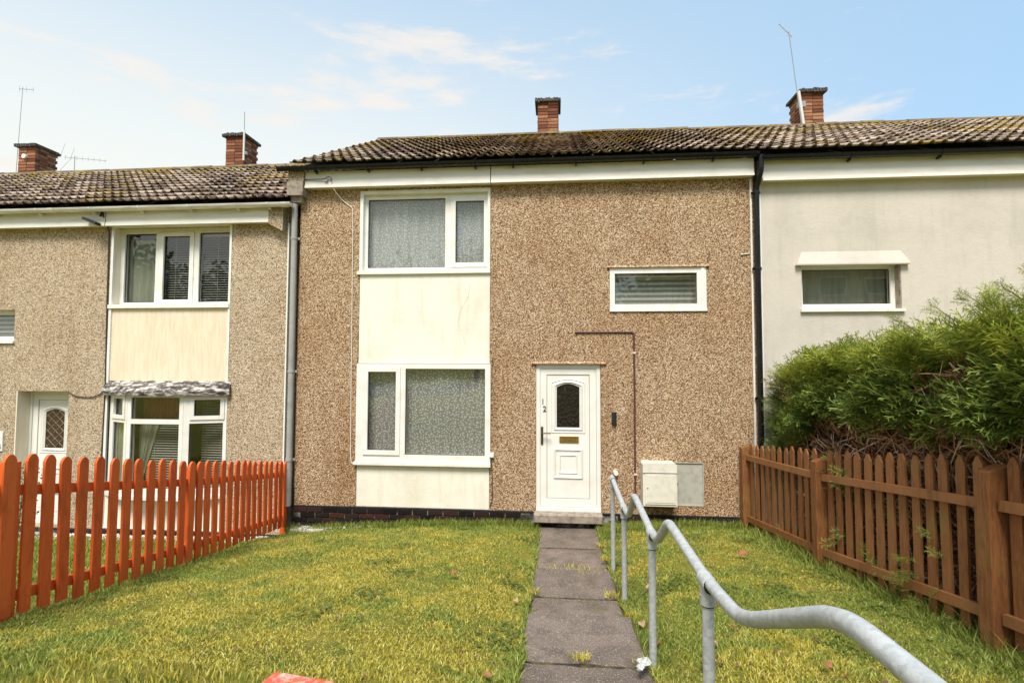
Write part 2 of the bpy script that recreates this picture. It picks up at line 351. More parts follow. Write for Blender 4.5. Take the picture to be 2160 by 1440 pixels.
# ------------------------------------------------------------------ mesh helpers
class MB:
    def __init__(s, xf=None): s.v = []; s.f = []; s.xf = xf
    def add(s, vs, fs):
        b = len(s.v); s.v += [s.xf(Vector(v)) if s.xf else tuple(v) for v in vs]; s.f += [tuple(i + b for i in f) for f in fs]; return s
    def box(s, x0, x1, y0, y1, z0, z1):
        return s.add([(x0, y0, z0), (x1, y0, z0), (x1, y1, z0), (x0, y1, z0), (x0, y0, z1), (x1, y0, z1), (x1, y1, z1), (x0, y1, z1)],
                     [(0, 3, 2, 1), (4, 5, 6, 7), (0, 1, 5, 4), (1, 2, 6, 5), (2, 3, 7, 6), (3, 0, 4, 7)])
    def bevbox(s, x0, x1, y0, y1, z0, z1, b=0.006):
        # front face (y0) chamfered
        return s.add([(x0, y0 + b, z0), (x1, y0 + b, z0), (x1, y0 + b, z1), (x0, y0 + b, z1), (x0 + b, y0, z0 + b), (x1 - b, y0, z0 + b), (x1 - b, y0, z1 - b), (x0 + b, y0, z1 - b),
                      (x0, y1, z0), (x1, y1, z0), (x1, y1, z1), (x0, y1, z1)],
                     [(4, 5, 6, 7), (0, 1, 5, 4), (1, 2, 6, 5), (2, 3, 7, 6), (3, 0, 4, 7), (0, 8, 9, 1), (1, 9, 10, 2), (2, 10, 11, 3), (3, 11, 8, 0), (8, 11, 10, 9)])
    def tube(s, pts, r, n=10, cap=True):
        pts = [Vector(p) for p in pts]; rs = r if isinstance(r, (list, tuple)) else [r] * len(pts)
        rings = []; prev = None
        for i, p in enumerate(pts):
            t = (pts[min(i + 1, len(pts) - 1)] - pts[max(i - 1, 0)]).normalized()
            if prev is None:
                a = Vector((0, 0, 1)) if abs(t.z) < 0.9 else Vector((1, 0, 0)); u = t.cross(a).normalized()
            else:
                u = (prev - t * prev.dot(t)).normalized()
            prev = u; w = t.cross(u)
            rings.append([p + (u * math.cos(2 * math.pi * k / n) + w * math.sin(2 * math.pi * k / n)) * rs[i] for k in range(n)])
        vs = [v for g in rings for v in g]; fs = []
        for i in range(len(pts) - 1):
            for k in range(n):
                a = i * n + k; b = i * n + (k + 1) % n
                fs.append((a, b, b + n, a + n))
        if cap:
            fs.append(tuple(range(n - 1, -1, -1))); fs.append(tuple((len(pts) - 1) * n + k for k in range(n)))
        return s.add(vs, fs)
    def prism(s, poly, y0, y1):      # poly in (x,z), extruded along y
        n = len(poly)
        vs = [(x, y0, z) for x, z in poly] + [(x, y1, z) for x, z in poly]
        fs = [tuple(range(n)), tuple(range(2 * n - 1, n - 1, -1))] + [(i, i + n, (i + 1) % n + n, (i + 1) % n) for i in range(n)]
        return s.add(vs, fs)
    def plan(s, poly, z0, z1):       # poly in (x,y), extruded along z
        n = len(poly)
        vs = [(x, y, z0) for x, y in poly] + [(x, y, z1) for x, y in poly]
        fs = [tuple(range(n - 1, -1, -1)), tuple(range(n, 2 * n))] + [(i, (i + 1) % n, (i + 1) % n + n, i + n) for i in range(n)]
        return s.add(vs, fs)
    def plate(s, x0, x1, z0, z1, y0, y1, holes, back=True, outer=True):
        xs = sorted({x0, x1, *[h[0] for h in holes], *[h[1] for h in holes]}); zs = sorted({z0, z1, *[h[2] for h in holes], *[h[3] for h in holes]})
        def solid(i, j):
            if i < 0 or j < 0 or i >= len(xs) - 1 or j >= len(zs) - 1: return False
            cx = (xs[i] + xs[i + 1]) / 2; cz = (zs[j] + zs[j + 1]) / 2
            return not any(h[0] < cx < h[1] and h[2] < cz < h[3] for h in holes)
        for i in range(len(xs) - 1):
            for j in range(len(zs) - 1):
                if not solid(i, j): continue
                a, b, c, d = xs[i], xs[i + 1], zs[j], zs[j + 1]
                s.add([(a, y0, c), (b, y0, c), (b, y0, d), (a, y0, d)], [(0, 1, 2, 3)])
                if back: s.add([(a, y1, c), (b, y1, c), (b, y1, d), (a, y1, d)], [(3, 2, 1, 0)])
                edge = lambda ii, jj: (not solid(ii, jj)) and (outer or (0 <= ii < len(xs) - 1 and 0 <= jj < len(zs) - 1))
                if edge(i - 1, j): s.add([(a, y0, c), (a, y0, d), (a, y1, d), (a, y1, c)], [(0, 1, 2, 3)])
                if edge(i + 1, j): s.add([(b, y0, c), (b, y1, c), (b, y1, d), (b, y0, d)], [(0, 1, 2, 3)])
                if edge(i, j - 1): s.add([(a, y0, c), (a, y1, c), (b, y1, c), (b, y0, c)], [(0, 1, 2, 3)])
                if edge(i, j + 1): s.add([(a, y0, d), (b, y0, d), (b, y1, d), (a, y1, d)], [(0, 1, 2, 3)])
        return s
    def ring(s, outer, inner, y, h):  # raised moulding between two closed outlines in (x,z)
        n = len(outer); mid = [((a[0] + b[0]) / 2, (a[1] + b[1]) / 2) for a, b in zip(outer, inner)]
        vs = [(x, y, z) for x, z in outer] + [(x, y - h, z) for x, z in mid] + [(x, y + 0.002, z) for x, z in inner]
        fs = []
        for i in range(n):
            j = (i + 1) % n
            fs += [(i, j, j + n, i + n), (i + n, j + n, j + 2 * n, i + 2 * n)]
        return s.add(vs, fs)
    def mesh(s, name):
        me = bpy.data.meshes.new(name); me.from_pydata([tuple(v) for v in s.v], [], s.f); me.validate(); me.update(); return me
    def build(s, name, mat, parent=None, smooth=False):
        me = s.mesh(name); me.materials.append(M[mat])
        if smooth:
            me.polygons.foreach_set('use_smooth', [True] * len(me.polygons))
            try: me.set_sharp_from_angle(angle=R(40))
            except Exception: pass
        o = bpy.data.objects.new(name, me); COL.objects.link(o)
        if parent: o.parent = parent
        return o
def tag(o, label, cat, group=None):
    o['label'] = label; o['category'] = cat
    if group: o['group'] = group
    return o
def empty(name, loc, label, cat, group=None):
    o = bpy.data.objects.new(name, None); COL.objects.link(o); o.empty_display_size = 0.2; o.location = (0, 0, 0)
    return tag(o, label, cat, group)
def inst(me, name, parent, mtx=None):
    o = bpy.data.objects.new(name, me); COL.objects.link(o); o.parent = parent
    if mtx is not None: o.matrix_local = mtx
    return o
def fillet(pts, rad, k=5):
    pts = [Vector(p) for p in pts]; out = [pts[0]]
    for i in range(1, len(pts) - 1):
        a, b, c = pts[i - 1], pts[i], pts[i + 1]
        r_ = min(rad, (a - b).length * 0.45, (c - b).length * 0.45)
        p = b + (a - b).normalized() * r_; q = b + (c - b).normalized() * r_
        for t in range(k + 1):
            t /= k; out.append(p * (1 - t) ** 2 + b * 2 * t * (1 - t) + q * t * t)
    return out + [pts[-1]]
def np_mesh(name, V, F3, mat, attrs=None, parent=None):
    me = bpy.data.meshes.new(name); V = np.asarray(V, np.float32); F3 = np.asarray(F3, np.int32)
    me.vertices.add(len(V)); me.vertices.foreach_set('co', V.ravel())
    n = len(F3); me.loops.add(n * 3); me.loops.foreach_set('vertex_index', F3.ravel())
    me.polygons.add(n); me.polygons.foreach_set('loop_start', np.arange(0, n * 3, 3, dtype=np.int32))
    try: me.polygons.foreach_set('loop_total', np.full(n, 3, np.int32))
    except Exception: pass
    for k, a in (attrs or {}).items():
        at = me.attributes.new(k, 'FLOAT', 'POINT'); at.data.foreach_set('value', np.asarray(a, np.float32))
    me.update(calc_edges=True); me.materials.append(M[mat])
    o = bpy.data.objects.new(name, me); COL.objects.link(o)
    if parent: o.parent = parent
    return o
def text_mesh(ch, size, depth):
    c = bpy.data.curves.new('t', 'FONT'); c.body = ch; c.size = size; c.extrude = depth
    o = bpy.data.objects.new('t', c); COL.objects.link(o)
    dg = bpy.context.evaluated_depsgraph_get(); me = bpy.data.meshes.new_from_object(o.evaluated_get(dg))
    bpy.data.objects.remove(o); me.transform(Matrix.Rotation(R(90), 4, 'X')); return me

# ------------------------------------------------------------------ ground
ZX = [-30, -9, -4.6, -4.05, -3.85, -2.2, -1.0, 0.6, 1.6, 2.6, 5, 30]; ZV = [-0.34, -0.30, -0.26, -0.23, -0.145, -0.02, 0.03, 0.06, 0.10, 0.10, 0.10, 0.10]
SX = [-30, -9, -4.4, -3.9, -1.0, 0.6, 2.6, 30]; SV = [0.15, 0.16, 0.18, 0.185, 0.15, 0.135, 0.107, 0.105]
PY = [-20, -7.3, -5.0, -4.0, -3.35, -2.7, -1.97, -1.3, 0.0, 20]; PV = [1.05, 1.02, 0.64, 0.47, 0.38, 0.27, 0.19, 0.10, 0.02, 0.02]
def gz(x, y):
    x = np.asarray(x, float); y = np.asarray(y, float)
    d = np.clip(-y, 0, 7.3)
    g = np.interp(x, ZX, ZV) + np.interp(x, SX, SV) * d
    p = np.interp(y, PY, PV)
    w = np.clip(1.0 - (np.abs(x - 0.19) - 0.42) / 0.55, 0, 1); w = w * w * (3 - 2 * w)
    g = g * (1 - w) + p * w
    g = g + 0.012 * np.sin(x * 5.1 + 1.3) * np.sin(y * 4.3) * (np.abs(x) < 9) + 0.008 * np.sin(x * 11 + y * 7)
    return g
def make_ground():
    xs = np.concatenate([[-600, -200, -80, -40, -20, -14], np.arange(-10, 9.01, 0.12), [12, 20, 40, 80, 200, 600]])
    ys = np.concatenate([[-600, -200, -80, -40, -20, -14, -10], np.arange(-8, 0.61, 0.12), [2, 8, 20, 60, 200, 600]])
    X, Y = np.meshgrid(xs, ys); Z = gz(X, Y) - 0.02 - 0.09 * ((X > -0.27) & (X < 0.63) & (Y > -7))
    far = np.maximum(np.abs(X) - 14, 0) + np.maximum(np.abs(Y) - 12, 0)
    nx = len(xs); V = np.stack([X.ravel(), Y.ravel(), Z.ravel()], 1)
    i, j = np.meshgrid(np.arange(nx - 1), np.arange(len(ys) - 1)); a = (j * nx + i).ravel()
    F = np.concatenate([np.stack([a, a + 1, a + nx + 1], 1), np.stack([a, a + nx + 1, a + nx], 1)])
    o = np_mesh('ground', V, F, 'ground'); o['kind'] = 'structure'
    o.data.polygons.foreach_set('use_smooth', [True] * len(o.data.polygons))
make_ground()
# path of concrete slabs stepping down to the door
path = MB().plan([(-0.2, -0.02), (0.55, -0.02), (0.55, -7.0), (-0.2, -7.0)][::-1], -0.3, -0.2).build('path', 'concrete'); path['kind'] = 'structure'
def slab(y0, y1, zf, zn, xl=-0.215, xr=0.575):     # far edge y0 (nearer the house), near edge y1
    m = MB(); b = 0.012; jit = lambda: random.uniform(-0.012, 0.012)
    g = 0.009
    c = [(xl + jit(), y1 + g, zn), (xr + jit(), y1 + g, zn), (xr + jit(), y0 - g, zf), (xl + jit(), y0 - g, zf)]
    cx = sum(p[0] for p in c) / 4; cy = sum(p[1] for p in c) / 4
    # irregular worn outline
    outl = []
    for k in range(4):
        p, q = Vector(c[k]), Vector(c[(k + 1) % 4])
        for t in range(9):
            t /= 9; v = p.lerp(q, t); n_ = random.uniform(-0.016, 0.006)
            v.x += (v.x - cx) * n_ * 2; v.y += (v.y - cy) * n_ * 2; outl.append(v)
    n = len(outl)
    lo = [Vector((p.x, p.y, p.z - 0.26)) for p in outl]; sh = [Vector((p.x, p.y, p.z - b)) for p in outl]
    tp = [Vector((p.x - (p.x - cx) * 0.03, p.y - (p.y - cy) * 0.03, p.z)) for p in outl]
    vs = lo + sh + tp; fs = [tuple(range(2 * n, 3 * n))]
    for k in range(n):
        j = (k + 1) % n
        fs += [(k, j, j + n, k + n), (k + n, j + n, j + 2 * n, k + 2 * n)]
    m.add(vs, fs).build('slab', 'slab', path, smooth=True)
for a in [(-0.03, -0.95, 0.035, 0.062), (-0.95, -1.93, 0.062, 0.10),
          (-1.95, -2.66, 0.215, 0.235), (-2.66, -3.30, 0.235, 0.26), (-3.33, -4.03, 0.425, 0.45), (-4.03, -4.75, 0.45, 0.475), (-4.75, -5.4, 0.475, 0.50),
          (-5.42, -6.1, 0.66, 0.68), (-6.1, -6.9, 0.68, 0.71)]:
    slab(*a)

for yj, z_ in ((-0.95, 0.062), (-1.94, 0.10), (-2.66, 0.235), (-3.315, 0.26), (-4.03, 0.45), (-4.75, 0.475), (-5.41, 0.50), (-6.1, 0.68)):
    MB().box(-0.21, 0.57, yj - 0.030, yj + 0.030, z_ - 0.2, z_ - 0.006).build('soil_and_shade_joint', 'soil_and_shade', path)  # fills the joints; at the steps it paints the dark shadow line
# ------------------------------------------------------------------ house kit
def window(house, x0, x1, z0, z1, y, lights, fw_=0.055, depth=0.07, sill=None, mat='upvc', name='window'):
    """frame with lights (xa,xb,za,zb,opening) given as glass rectangles"""
    holes = []
    for (a, b, c, d, op) in lights:
        e = 0.055 if op else 0.0
        holes.append((a - e, b + e, c - e, d + e))
    fr = MB().plate(x0, x1, z0, z1, y, y + depth, holes).build(name, mat, house)
    for (a, b, c, d, op) in lights:
        if op:
            MB().plate(a - 0.066, b + 0.066, c - 0.066, d + 0.066, y - 0.016, y + 0.03, [(a, b, c, d)]).build('casement', mat, fr)
        g = 0.010
        yy = y + (0.012 if op else 0.025)
        MB().plate(a - 0.003, b + 0.003, c - 0.003, d + 0.003, yy, yy + 0.008, [(a + g, b - g, c + g, d - g)]).build('gasket', 'gasket', fr)
        MB().box(a, b, yy + 0.010, yy + 0.014, c, d).build('pane', 'glass', fr)
    if sill:
        MB().prism([(x0 - sill[0], z0 - 0.001), (x1 + sill[0], z0 - 0.001), (x1 + sill[0], z0 - sill[1]), (x0 - sill[0], z0 - sill[1])][::-1], y - sill[2], y + 0.03).build('sill', mat, fr)
    return fr
def make_tile_mesh():
    prof = [(0, 0), (0.045, 0), (0.06, 0.02), (0.085, 0.032), (0.11, 0.02), (0.125, 0), (0.195, 0), (0.21, 0.02), (0.235, 0.032), (0.26, 0.02), (0.275, 0), (0.30, 0)]
    n = len(prof); L_ = 0.425
    vs = [(u, 0, h + 0.066) for u, h in prof] + [(u, L_, h) for u, h in prof] + [(u, 0.012, h + 0.046) for u, h in prof] + [(u, L_, h - 0.01) for u, h in prof]
    fs = []
    for i in range(n - 1):
        fs += [(i, i + 1, i + 1 + n, i + n), (i + 2 * n, i + 1 + 2 * n, i + 1, i), (i + 1 + 2 * n, i + 2 * n, i + 3 * n, i + 1 + 3 * n)]
    me = MB().add(vs, fs).mesh('roof_tile'); me.materials.append(M['tile']); return me
TILE = make_tile_mesh()
def make_ridge_mesh():
    m = MB(); pts = []
    for k in range(9):
        a = R(20 + 140 * k / 8); pts.append((math.cos(a) * 0.13, math.sin(a) * 0.13 - 0.085))
    vs = [(0, y, z) for y, z in pts] + [(0.44, y, z) for y, z in pts] + [(0, y * 0.85, z - 0.02) for y, z in pts] + [(0.44, y * 0.85, z - 0.02) for y, z in pts]
    fs = [];  n = 9
    for i in range(n - 1): fs += [(i + 1, i, i + n, i + n + 1), (i, i + 1, i + 2 * n + 1, i + 2 * n), (i + n + 1, i + n, i + 3 * n, i + 3 * n + 1)]
    me = m.add(vs, fs).mesh('ridge_tile'); me.materials.append(M['tile']); return me
RIDGE = make_ridge_mesh(); RIDGE.materials[0] = simple('ridge_tile', (0.13, 0.095, 0.065), 0.95, (0.30, 0.22, 0.04), 0.8, 6, (50, 0.5))
EAVE_Y, RIDGE_Y, RISE = -0.215, 3.5, 2.03
SLOPE = math.atan2(RISE, RIDGE_Y - EAVE_Y); SLEN = math.hypot(RISE, RIDGE_Y - EAVE_Y)
def roof(house, x0, cols, ze):
    x1 = x0 + cols * 0.30
    zr = ze + RISE
    und = MB().add([(x0 + 0.02, EAVE_Y + 0.02, ze - 0.03), (x1 - 0.02, EAVE_Y + 0.02, ze - 0.03), (x1 - 0.02, RIDGE_Y, zr - 0.03), (x0 + 0.02, RIDGE_Y, zr - 0.03), (x1 - 0.02, 7.2, ze - 0.03), (x0 + 0.02, 7.2, ze - 0.03)],
                   [(0, 1, 2, 3), (3, 2, 4, 5)]).build('roof', 'cap', house)
    ncr = 12; ga = SLEN / ncr - 0.003
    for c in range(cols):
        for r_ in range(ncr):
            mt = Matrix.Translation((x0 + c * 0.30 + random.uniform(-.004, .004), EAVE_Y, ze)) @ Matrix.Rotation(SLOPE, 4, 'X') @ Matrix.Translation((0, r_ * ga + random.uniform(-.007, .007), random.uniform(-.004, .006))) @ Matrix.Rotation(R(random.uniform(-.8, .8)), 4, 'Z')
            inst(TILE, 'roof_tile', und, mt)
    k = 0
    while k * 0.45 < cols * 0.30 - 0.02:
        inst(RIDGE, 'ridge_tile', und, Matrix.Translation((x0 + k * 0.45, RIDGE_Y, zr + 0.055 + random.uniform(-.008, .008))))
        k += 1
    return und
BR = MB().bevbox(-0.105, 0.105, -0.05, 0.05, -0.0325, 0.0325, 0.005).mesh('brick')
BR.materials.append(M['brick'])
BRB = MB().bevbox(-0.106, 0.106, -0.05, 0.05, -0.0325, 0.0325, 0.005).mesh('brick')
BRB.materials.append(M['brick_black'])
def chimney(house, xc, zt, zb, yf=3.62, w=0.46, d=0.52):
    core = MB().box(xc - w / 2 + 0.012, xc + w / 2 - 0.012, yf + 0.012, yf + d - 0.012, zb, zt - 0.02).build('chimney', 'mortar', house)
    n = int((zt - zb) / 0.075)
    for r_ in range(n):
        z = zt - 0.05 - r_ * 0.075
        off = 0.0 if r_ % 2 else 0.055
        for k in range(2):
            x = xc - w / 2 + 0.1175 + k * 0.225 + random.uniform(-.004, .004)
            sx = 1.03
            inst(BR, 'brick', core, Matrix.Translation((x, yf + 0.05 - random.uniform(0, .006), z)) @ Matrix.Diagonal((sx, 1, 1, 1)))
        for side in (-1, 1):
            for k in range(2):
                y = yf + 0.1 + 0.115 + k * 0.222 - (0.05 if r_ % 2 else 0)
                rot = Matrix.Rotation(R(90 * side), 4, 'Z')
                inst(BR, 'brick', core, Matrix.Translation((xc + side * (w / 2 - 0.05 + random.uniform(0, .006)), y, z)) @ rot)
    # rough tiled cap with overhang and slightly drooping edges
    cm = MB(); o = 0.055
    for (a, b, c_, d_, z0, z1) in [(xc - w / 2 - o, xc + w / 2 + o, yf - o, yf + d + o, zt - 0.025, zt + 0.03), (xc - w / 2 - o + 0.03, xc + w / 2 + o - 0.03, yf - o + 0.03, yf + d + o - 0.03, zt + 0.03, zt + 0.055)]:
        cm.box(a, b, c_, d_, z0, z1)
    for k in range(10):
        x = xc - w / 2 - o + (w + 2 * o) * (k + .5) / 10
        cm.box(x - 0.025, x + 0.02, yf - o - 0.012, yf - o + 0.05, zt - 0.03 + random.uniform(-.012, .012), zt + 0.035 + random.uniform(-.01, .02))
    cm.build('chimney_cap', 'cap', core)
    return core
def gutter(house, x0, x1, z, mat, brackets, y=-0.20, joints=()):
    m = MB(); pr = []
    for k in range(9):
        a = R(180 + 180 * k / 8); pr.append((math.cos(a) * 0.058, math.sin(a) * 0.058))
    ins = [(c * 0.9, s_ * 0.9) for c, s_ in pr]
    n = 9
    vs = [(x, y + c, z + s_) for x in (x0, x1) for c, s_ in pr] + [(x, y + c, z + s_) for x in (x0, x1) for c, s_ in ins]
    fs = []
    for i in range(n - 1): fs += [(i, i + n, i + n + 1, i + 1), (i + 1 + 2 * n, i + 1 + 3 * n, i + 3 * n, i + 2 * n)]
    fs += [(0, 2 * n, 3 * n, n), (n - 1, 2 * n - 1, 4 * n - 1, 3 * n - 1), tuple(range(n)), tuple(range(2 * n - 1, n - 1, -1))]
    g = m.add(vs, fs).build('gutter', mat, house, smooth=True)
    def strap(x, w, e):
        b = MB(); q = [(c * e, s_ * e) for c, s_ in pr]
        b.add([(x - w, y + c, z + s_) for c, s_ in q] + [(x + w, y + c, z + s_) for c, s_ in q] + [(x - w, y + c * .8, z + s_ * .8) for c, s_ in q] + [(x + w, y + c * .8, z + s_ * .8) for c, s_ in q],
              [f for i in range(n - 1) for f in ((i, i + n, i + n + 1, i + 1), (i, i + 1, i + 1 + 2 * n, i + 2 * n), (i + n + 1, i + n, i + 3 * n, i + 3 * n + 1))])
        return b
    for x in brackets:
        b = strap(x, 0.014, 1.14); b.box(x - 0.012, x + 0.012, y + 0.01, -0.118, z - 0.085, z - 0.058)
        b.build('bracket', mat, g)
    for x in joints: strap(x, 0.045, 1.10).build('joint', mat, g)
    return g
def house_shell(house, x0, x1, z0, ztop, side_mat):
    MB().box(x0, x1, 6.8, 6.95, z0, ztop).build('back_wall', side_mat, house)
    for a, b in ((x0, x0 + 0.1), (x1 - 0.1, x1)):
        MB().add([(a, 0.31, z0), (b, 0.31, z0), (b, 0.31, ztop), (a, 0.31, ztop), (a, 6.8, z0), (b, 6.8, z0), (b, 6.8, ztop), (a, 6.8, ztop), (a, 3.5, ztop + 1.85), (b, 3.5, ztop + 1.85)],
                 [(0, 1, 2, 3), (5, 4, 7, 6), (0, 3, 8, 7, 4), (1, 5, 6, 9, 2), (3, 2, 9, 8), (8, 9, 6, 7), (0, 4, 5, 1)]).build('gable_wall', side_mat, house)
    MB().box(x0 + 0.1, x1 - 0.1, 0.31, 6.8, z0 + 2.42, z0 + 2.6).build('upper_floor', 'interior', house)
    MB().box(x0 + 0.1, x1 - 0.1, 0.31, 6.8, ztop - 0.14, ztop - 0.06).build('ceiling', 'interior', house)
    MB().box(x0 + 0.1, x1 - 0.1, 2.6, 2.7, z0, ztop - 0.15).build('inner_wall', 'interior', house)
def plinth(house, x0, x1, z0, z1, skip=()):
    p = MB().box(x0, x1, -0.022, 0.2, z0, z1 - 0.012).build('plinth', 'mortar_dark', house)
    nr = int((z1 - z0) / 0.075); 
    for r_ in range(nr):
        z = z1 - 0.05 - r_ * 0.075; x = x0 + 0.11 + (0.11 if r_ % 2 else 0)
        while x < x1 - 0.1:
            if not any(a - 0.1 < x < b + 0.1 for a, b in skip):
                inst(BRB, 'brick', p, Matrix.Translation((x, 0.014 + random.uniform(-.004, .004), z)))
            x += 0.225
    MB().box(x0, x1, -0.032, 0.0, z1 - 0.012, z1 + 0.004).build('damp_course', 'gasket', p)
    return p
def downpipe(house, pts, r_, mat, clips, square=False):
    d = MB().tube(fillet(pts, 0.06), r_, 14).build('downpipe', mat, house, smooth=True)
    x, y = pts[-1][0], pts[-1][1]
    for z in clips:
        MB().tube([(x, y, z - 0.02), (x, y, z + 0.02)], r_ * 1.14, 14).box(x - r_ * 1.7, x + r_ * 1.7, y + r_ * .7, y + r_ * 1.05, z - 0.018, z + 0.018).build('pipe_clip', mat, d)
    return d

# ------------------------------------------------------------------ the middle house
H = empty('terraced_house', (0, 0, 0), 'middle terraced house with brown pebbledash wall and white number 12 door', 'house', None)
XL, XR = -3.86, 2.79
DOOR = (-0.275, 0.645, 0.245, 2.315)
wall_holes = [(-2.92, -0.945, 0.2, 4.915), DOOR, (0.785, 2.13, 3.075, 3.695), (1.66, 2.05, 0.355, 0.955)]
MB().plate(XL, XR, 0.225, 5.25, 0.0, 0.30, [(-2.92, -0.945, 0.226, 4.915), (-0.275, 0.645, 0.226, 2.315), (0.785, 2.13, 3.075, 3.695), (1.66, 2.055, 0.355, 0.955)]).build('wall', 'peb_main', H)
house_shell(H, XL, XR, -0.05, 5.12, 'peb_main')
plinth(H, XL, XR, -0.2, 0.223, [(-0.28, 0.66)])
MB().box(-2.915, -0.95, 0.006, 0.28, 2.325, 3.652).build('infill_panel', 'panel_white', H)
MB().box(-2.915, -0.95, 0.004, 0.28, 0.232, 0.838).build('infill_panel', 'panel_white', H)
MB().tube([(-1.24, 0.0055, 3.52), (-1.27, 0.0055, 3.30), (-1.38, 0.0055, 3.12), (-1.42, 0.0055, 2.92), (-1.34, 0.0055, 2.75), (-1.30, 0.0055, 2.50), (-1.21, 0.0055, 2.36)], 0.004, 4).build('crack', 'reveal_cream', H)
# upstairs window, set back in a white surround
w1 = window(H, -2.875, -0.985, 3.69, 4.865, 0.055, [(-2.82, -1.635, 3.755, 4.80, False), (-1.475, -1.05, 3.82, 4.745, True)])
MB().plate(-2.922, -0.948, 3.655, 4.915, -0.012, 0.10, [(-2.874, -0.986, 3.70, 4.864)]).build('surround', 'upvc', w1)
MB().box(-2.95, -0.945, -0.03, 0.05, 3.648, 3.698).build('sill', 'upvc', w1)
# downstairs window stands a little proud
w2 = window(H, -2.925, -0.93, 0.885, 2.318, -0.035, [(-2.745, -2.325, 1.055, 2.20, True), (-2.185, -1.01, 0.995, 2.245, False)], depth=0.12)
MB().box(-2.95, -0.925, -0.062, 0.02, 0.842, 0.884).build('sill', 'upvc', w2)
# small landing window
w3 = window(H, 0.785, 2.13, 3.075, 3.695, -0.006, [(0.855, 2.00, 3.175, 3.615, False)], depth=0.09)
MB().box(0.78, 2.135, -0.022, 0.03, 3.068, 3.10).build('sill', 'upvc', w3)
MB().box(2.055, 2.10, -0.018, 0.0, 3.10, 3.68).build('frame_bead', 'upvc', w3)
def drip(house, x0, x1, z):
    MB().add([(x0, -0.035, z), (x1, -0.035, z), (x1, 0.0, z + 0.035), (x0, 0.0, z + 0.035), (x0, 0.0, z - 0.004), (x1, 0.0, z - 0.004)], [(0, 1, 2, 3), (0, 4, 5, 1), (0, 3, 4), (1, 5, 2)]).build('drip_bead', 'peb_main', house)
drip(H, 0.74, 2.17, 3.70); drip(H, -0.34, 0.72, 2.322)
# fascia boards and corbel
f1 = MB().box(-3.74, -0.938, -0.12, 0.005, 4.955, 5.19).build('fascia_board', 'fascia', H)
MB().box(-3.74, -0.938, -0.132, -0.119, 4.945, 4.985).build('trim', 'upvc', f1)
f2 = MB().box(-0.926, 2.765, -0.12, 0.005, 4.955, 5.19).build('fascia_board', 'fascia', H)
MB().box(-0.926, 2.765, -0.132, -0.119, 4.945, 4.985).build('trim', 'upvc', f2)
MB().box(-3.99, -3.745, -0.15, 0.1, 5.04, 5.20).build('corbel', 'corbel', H)
MB().box(-4.0, -3.755, -0.165, 0.1, 4.83, 5.035).build('corbel_stone', 'concrete', H)
MB().box(-3.97, -3.80, -0.1, 0.1, 4.74, 4.828).build('corbel_foot', 'concrete', H)
gutter(H, -4.13, 2.80, 5.235, 'gutter_black', [-3.55, -2.75, -1.95, -1.15, -0.6, 0.3, 1.25, 2.2], joints=[-1.75, 2.72])
roof(H, -3.93, 22, 5.245)
chimney(H, -0.15, 8.13, 6.9)
downpipe(H, [(-3.915, -0.075, 4.72), (-3.915, -0.075, 0.23)], 0.042, 'pipe_grey', [4.2, 2.2, 0.9])
downpipe(H, [(2.83, -0.2, 5.20), (2.83, -0.19, 4.98), (2.81, -0.07, 4.78), (2.81, -0.07, 0.12)], 0.037, 'gutter_black', [4.72, 3.65, 1.85])
MB().box(2.742, 2.766, -0.012, 0.02, 0.24, 4.94).build('edge_strip', 'upvc', H)
# doorstep
MB().bevbox(-0.30, 0.65, -0.17, 0.02, 0.115, 0.232, 0.012).build('door_step', 'concrete', H)
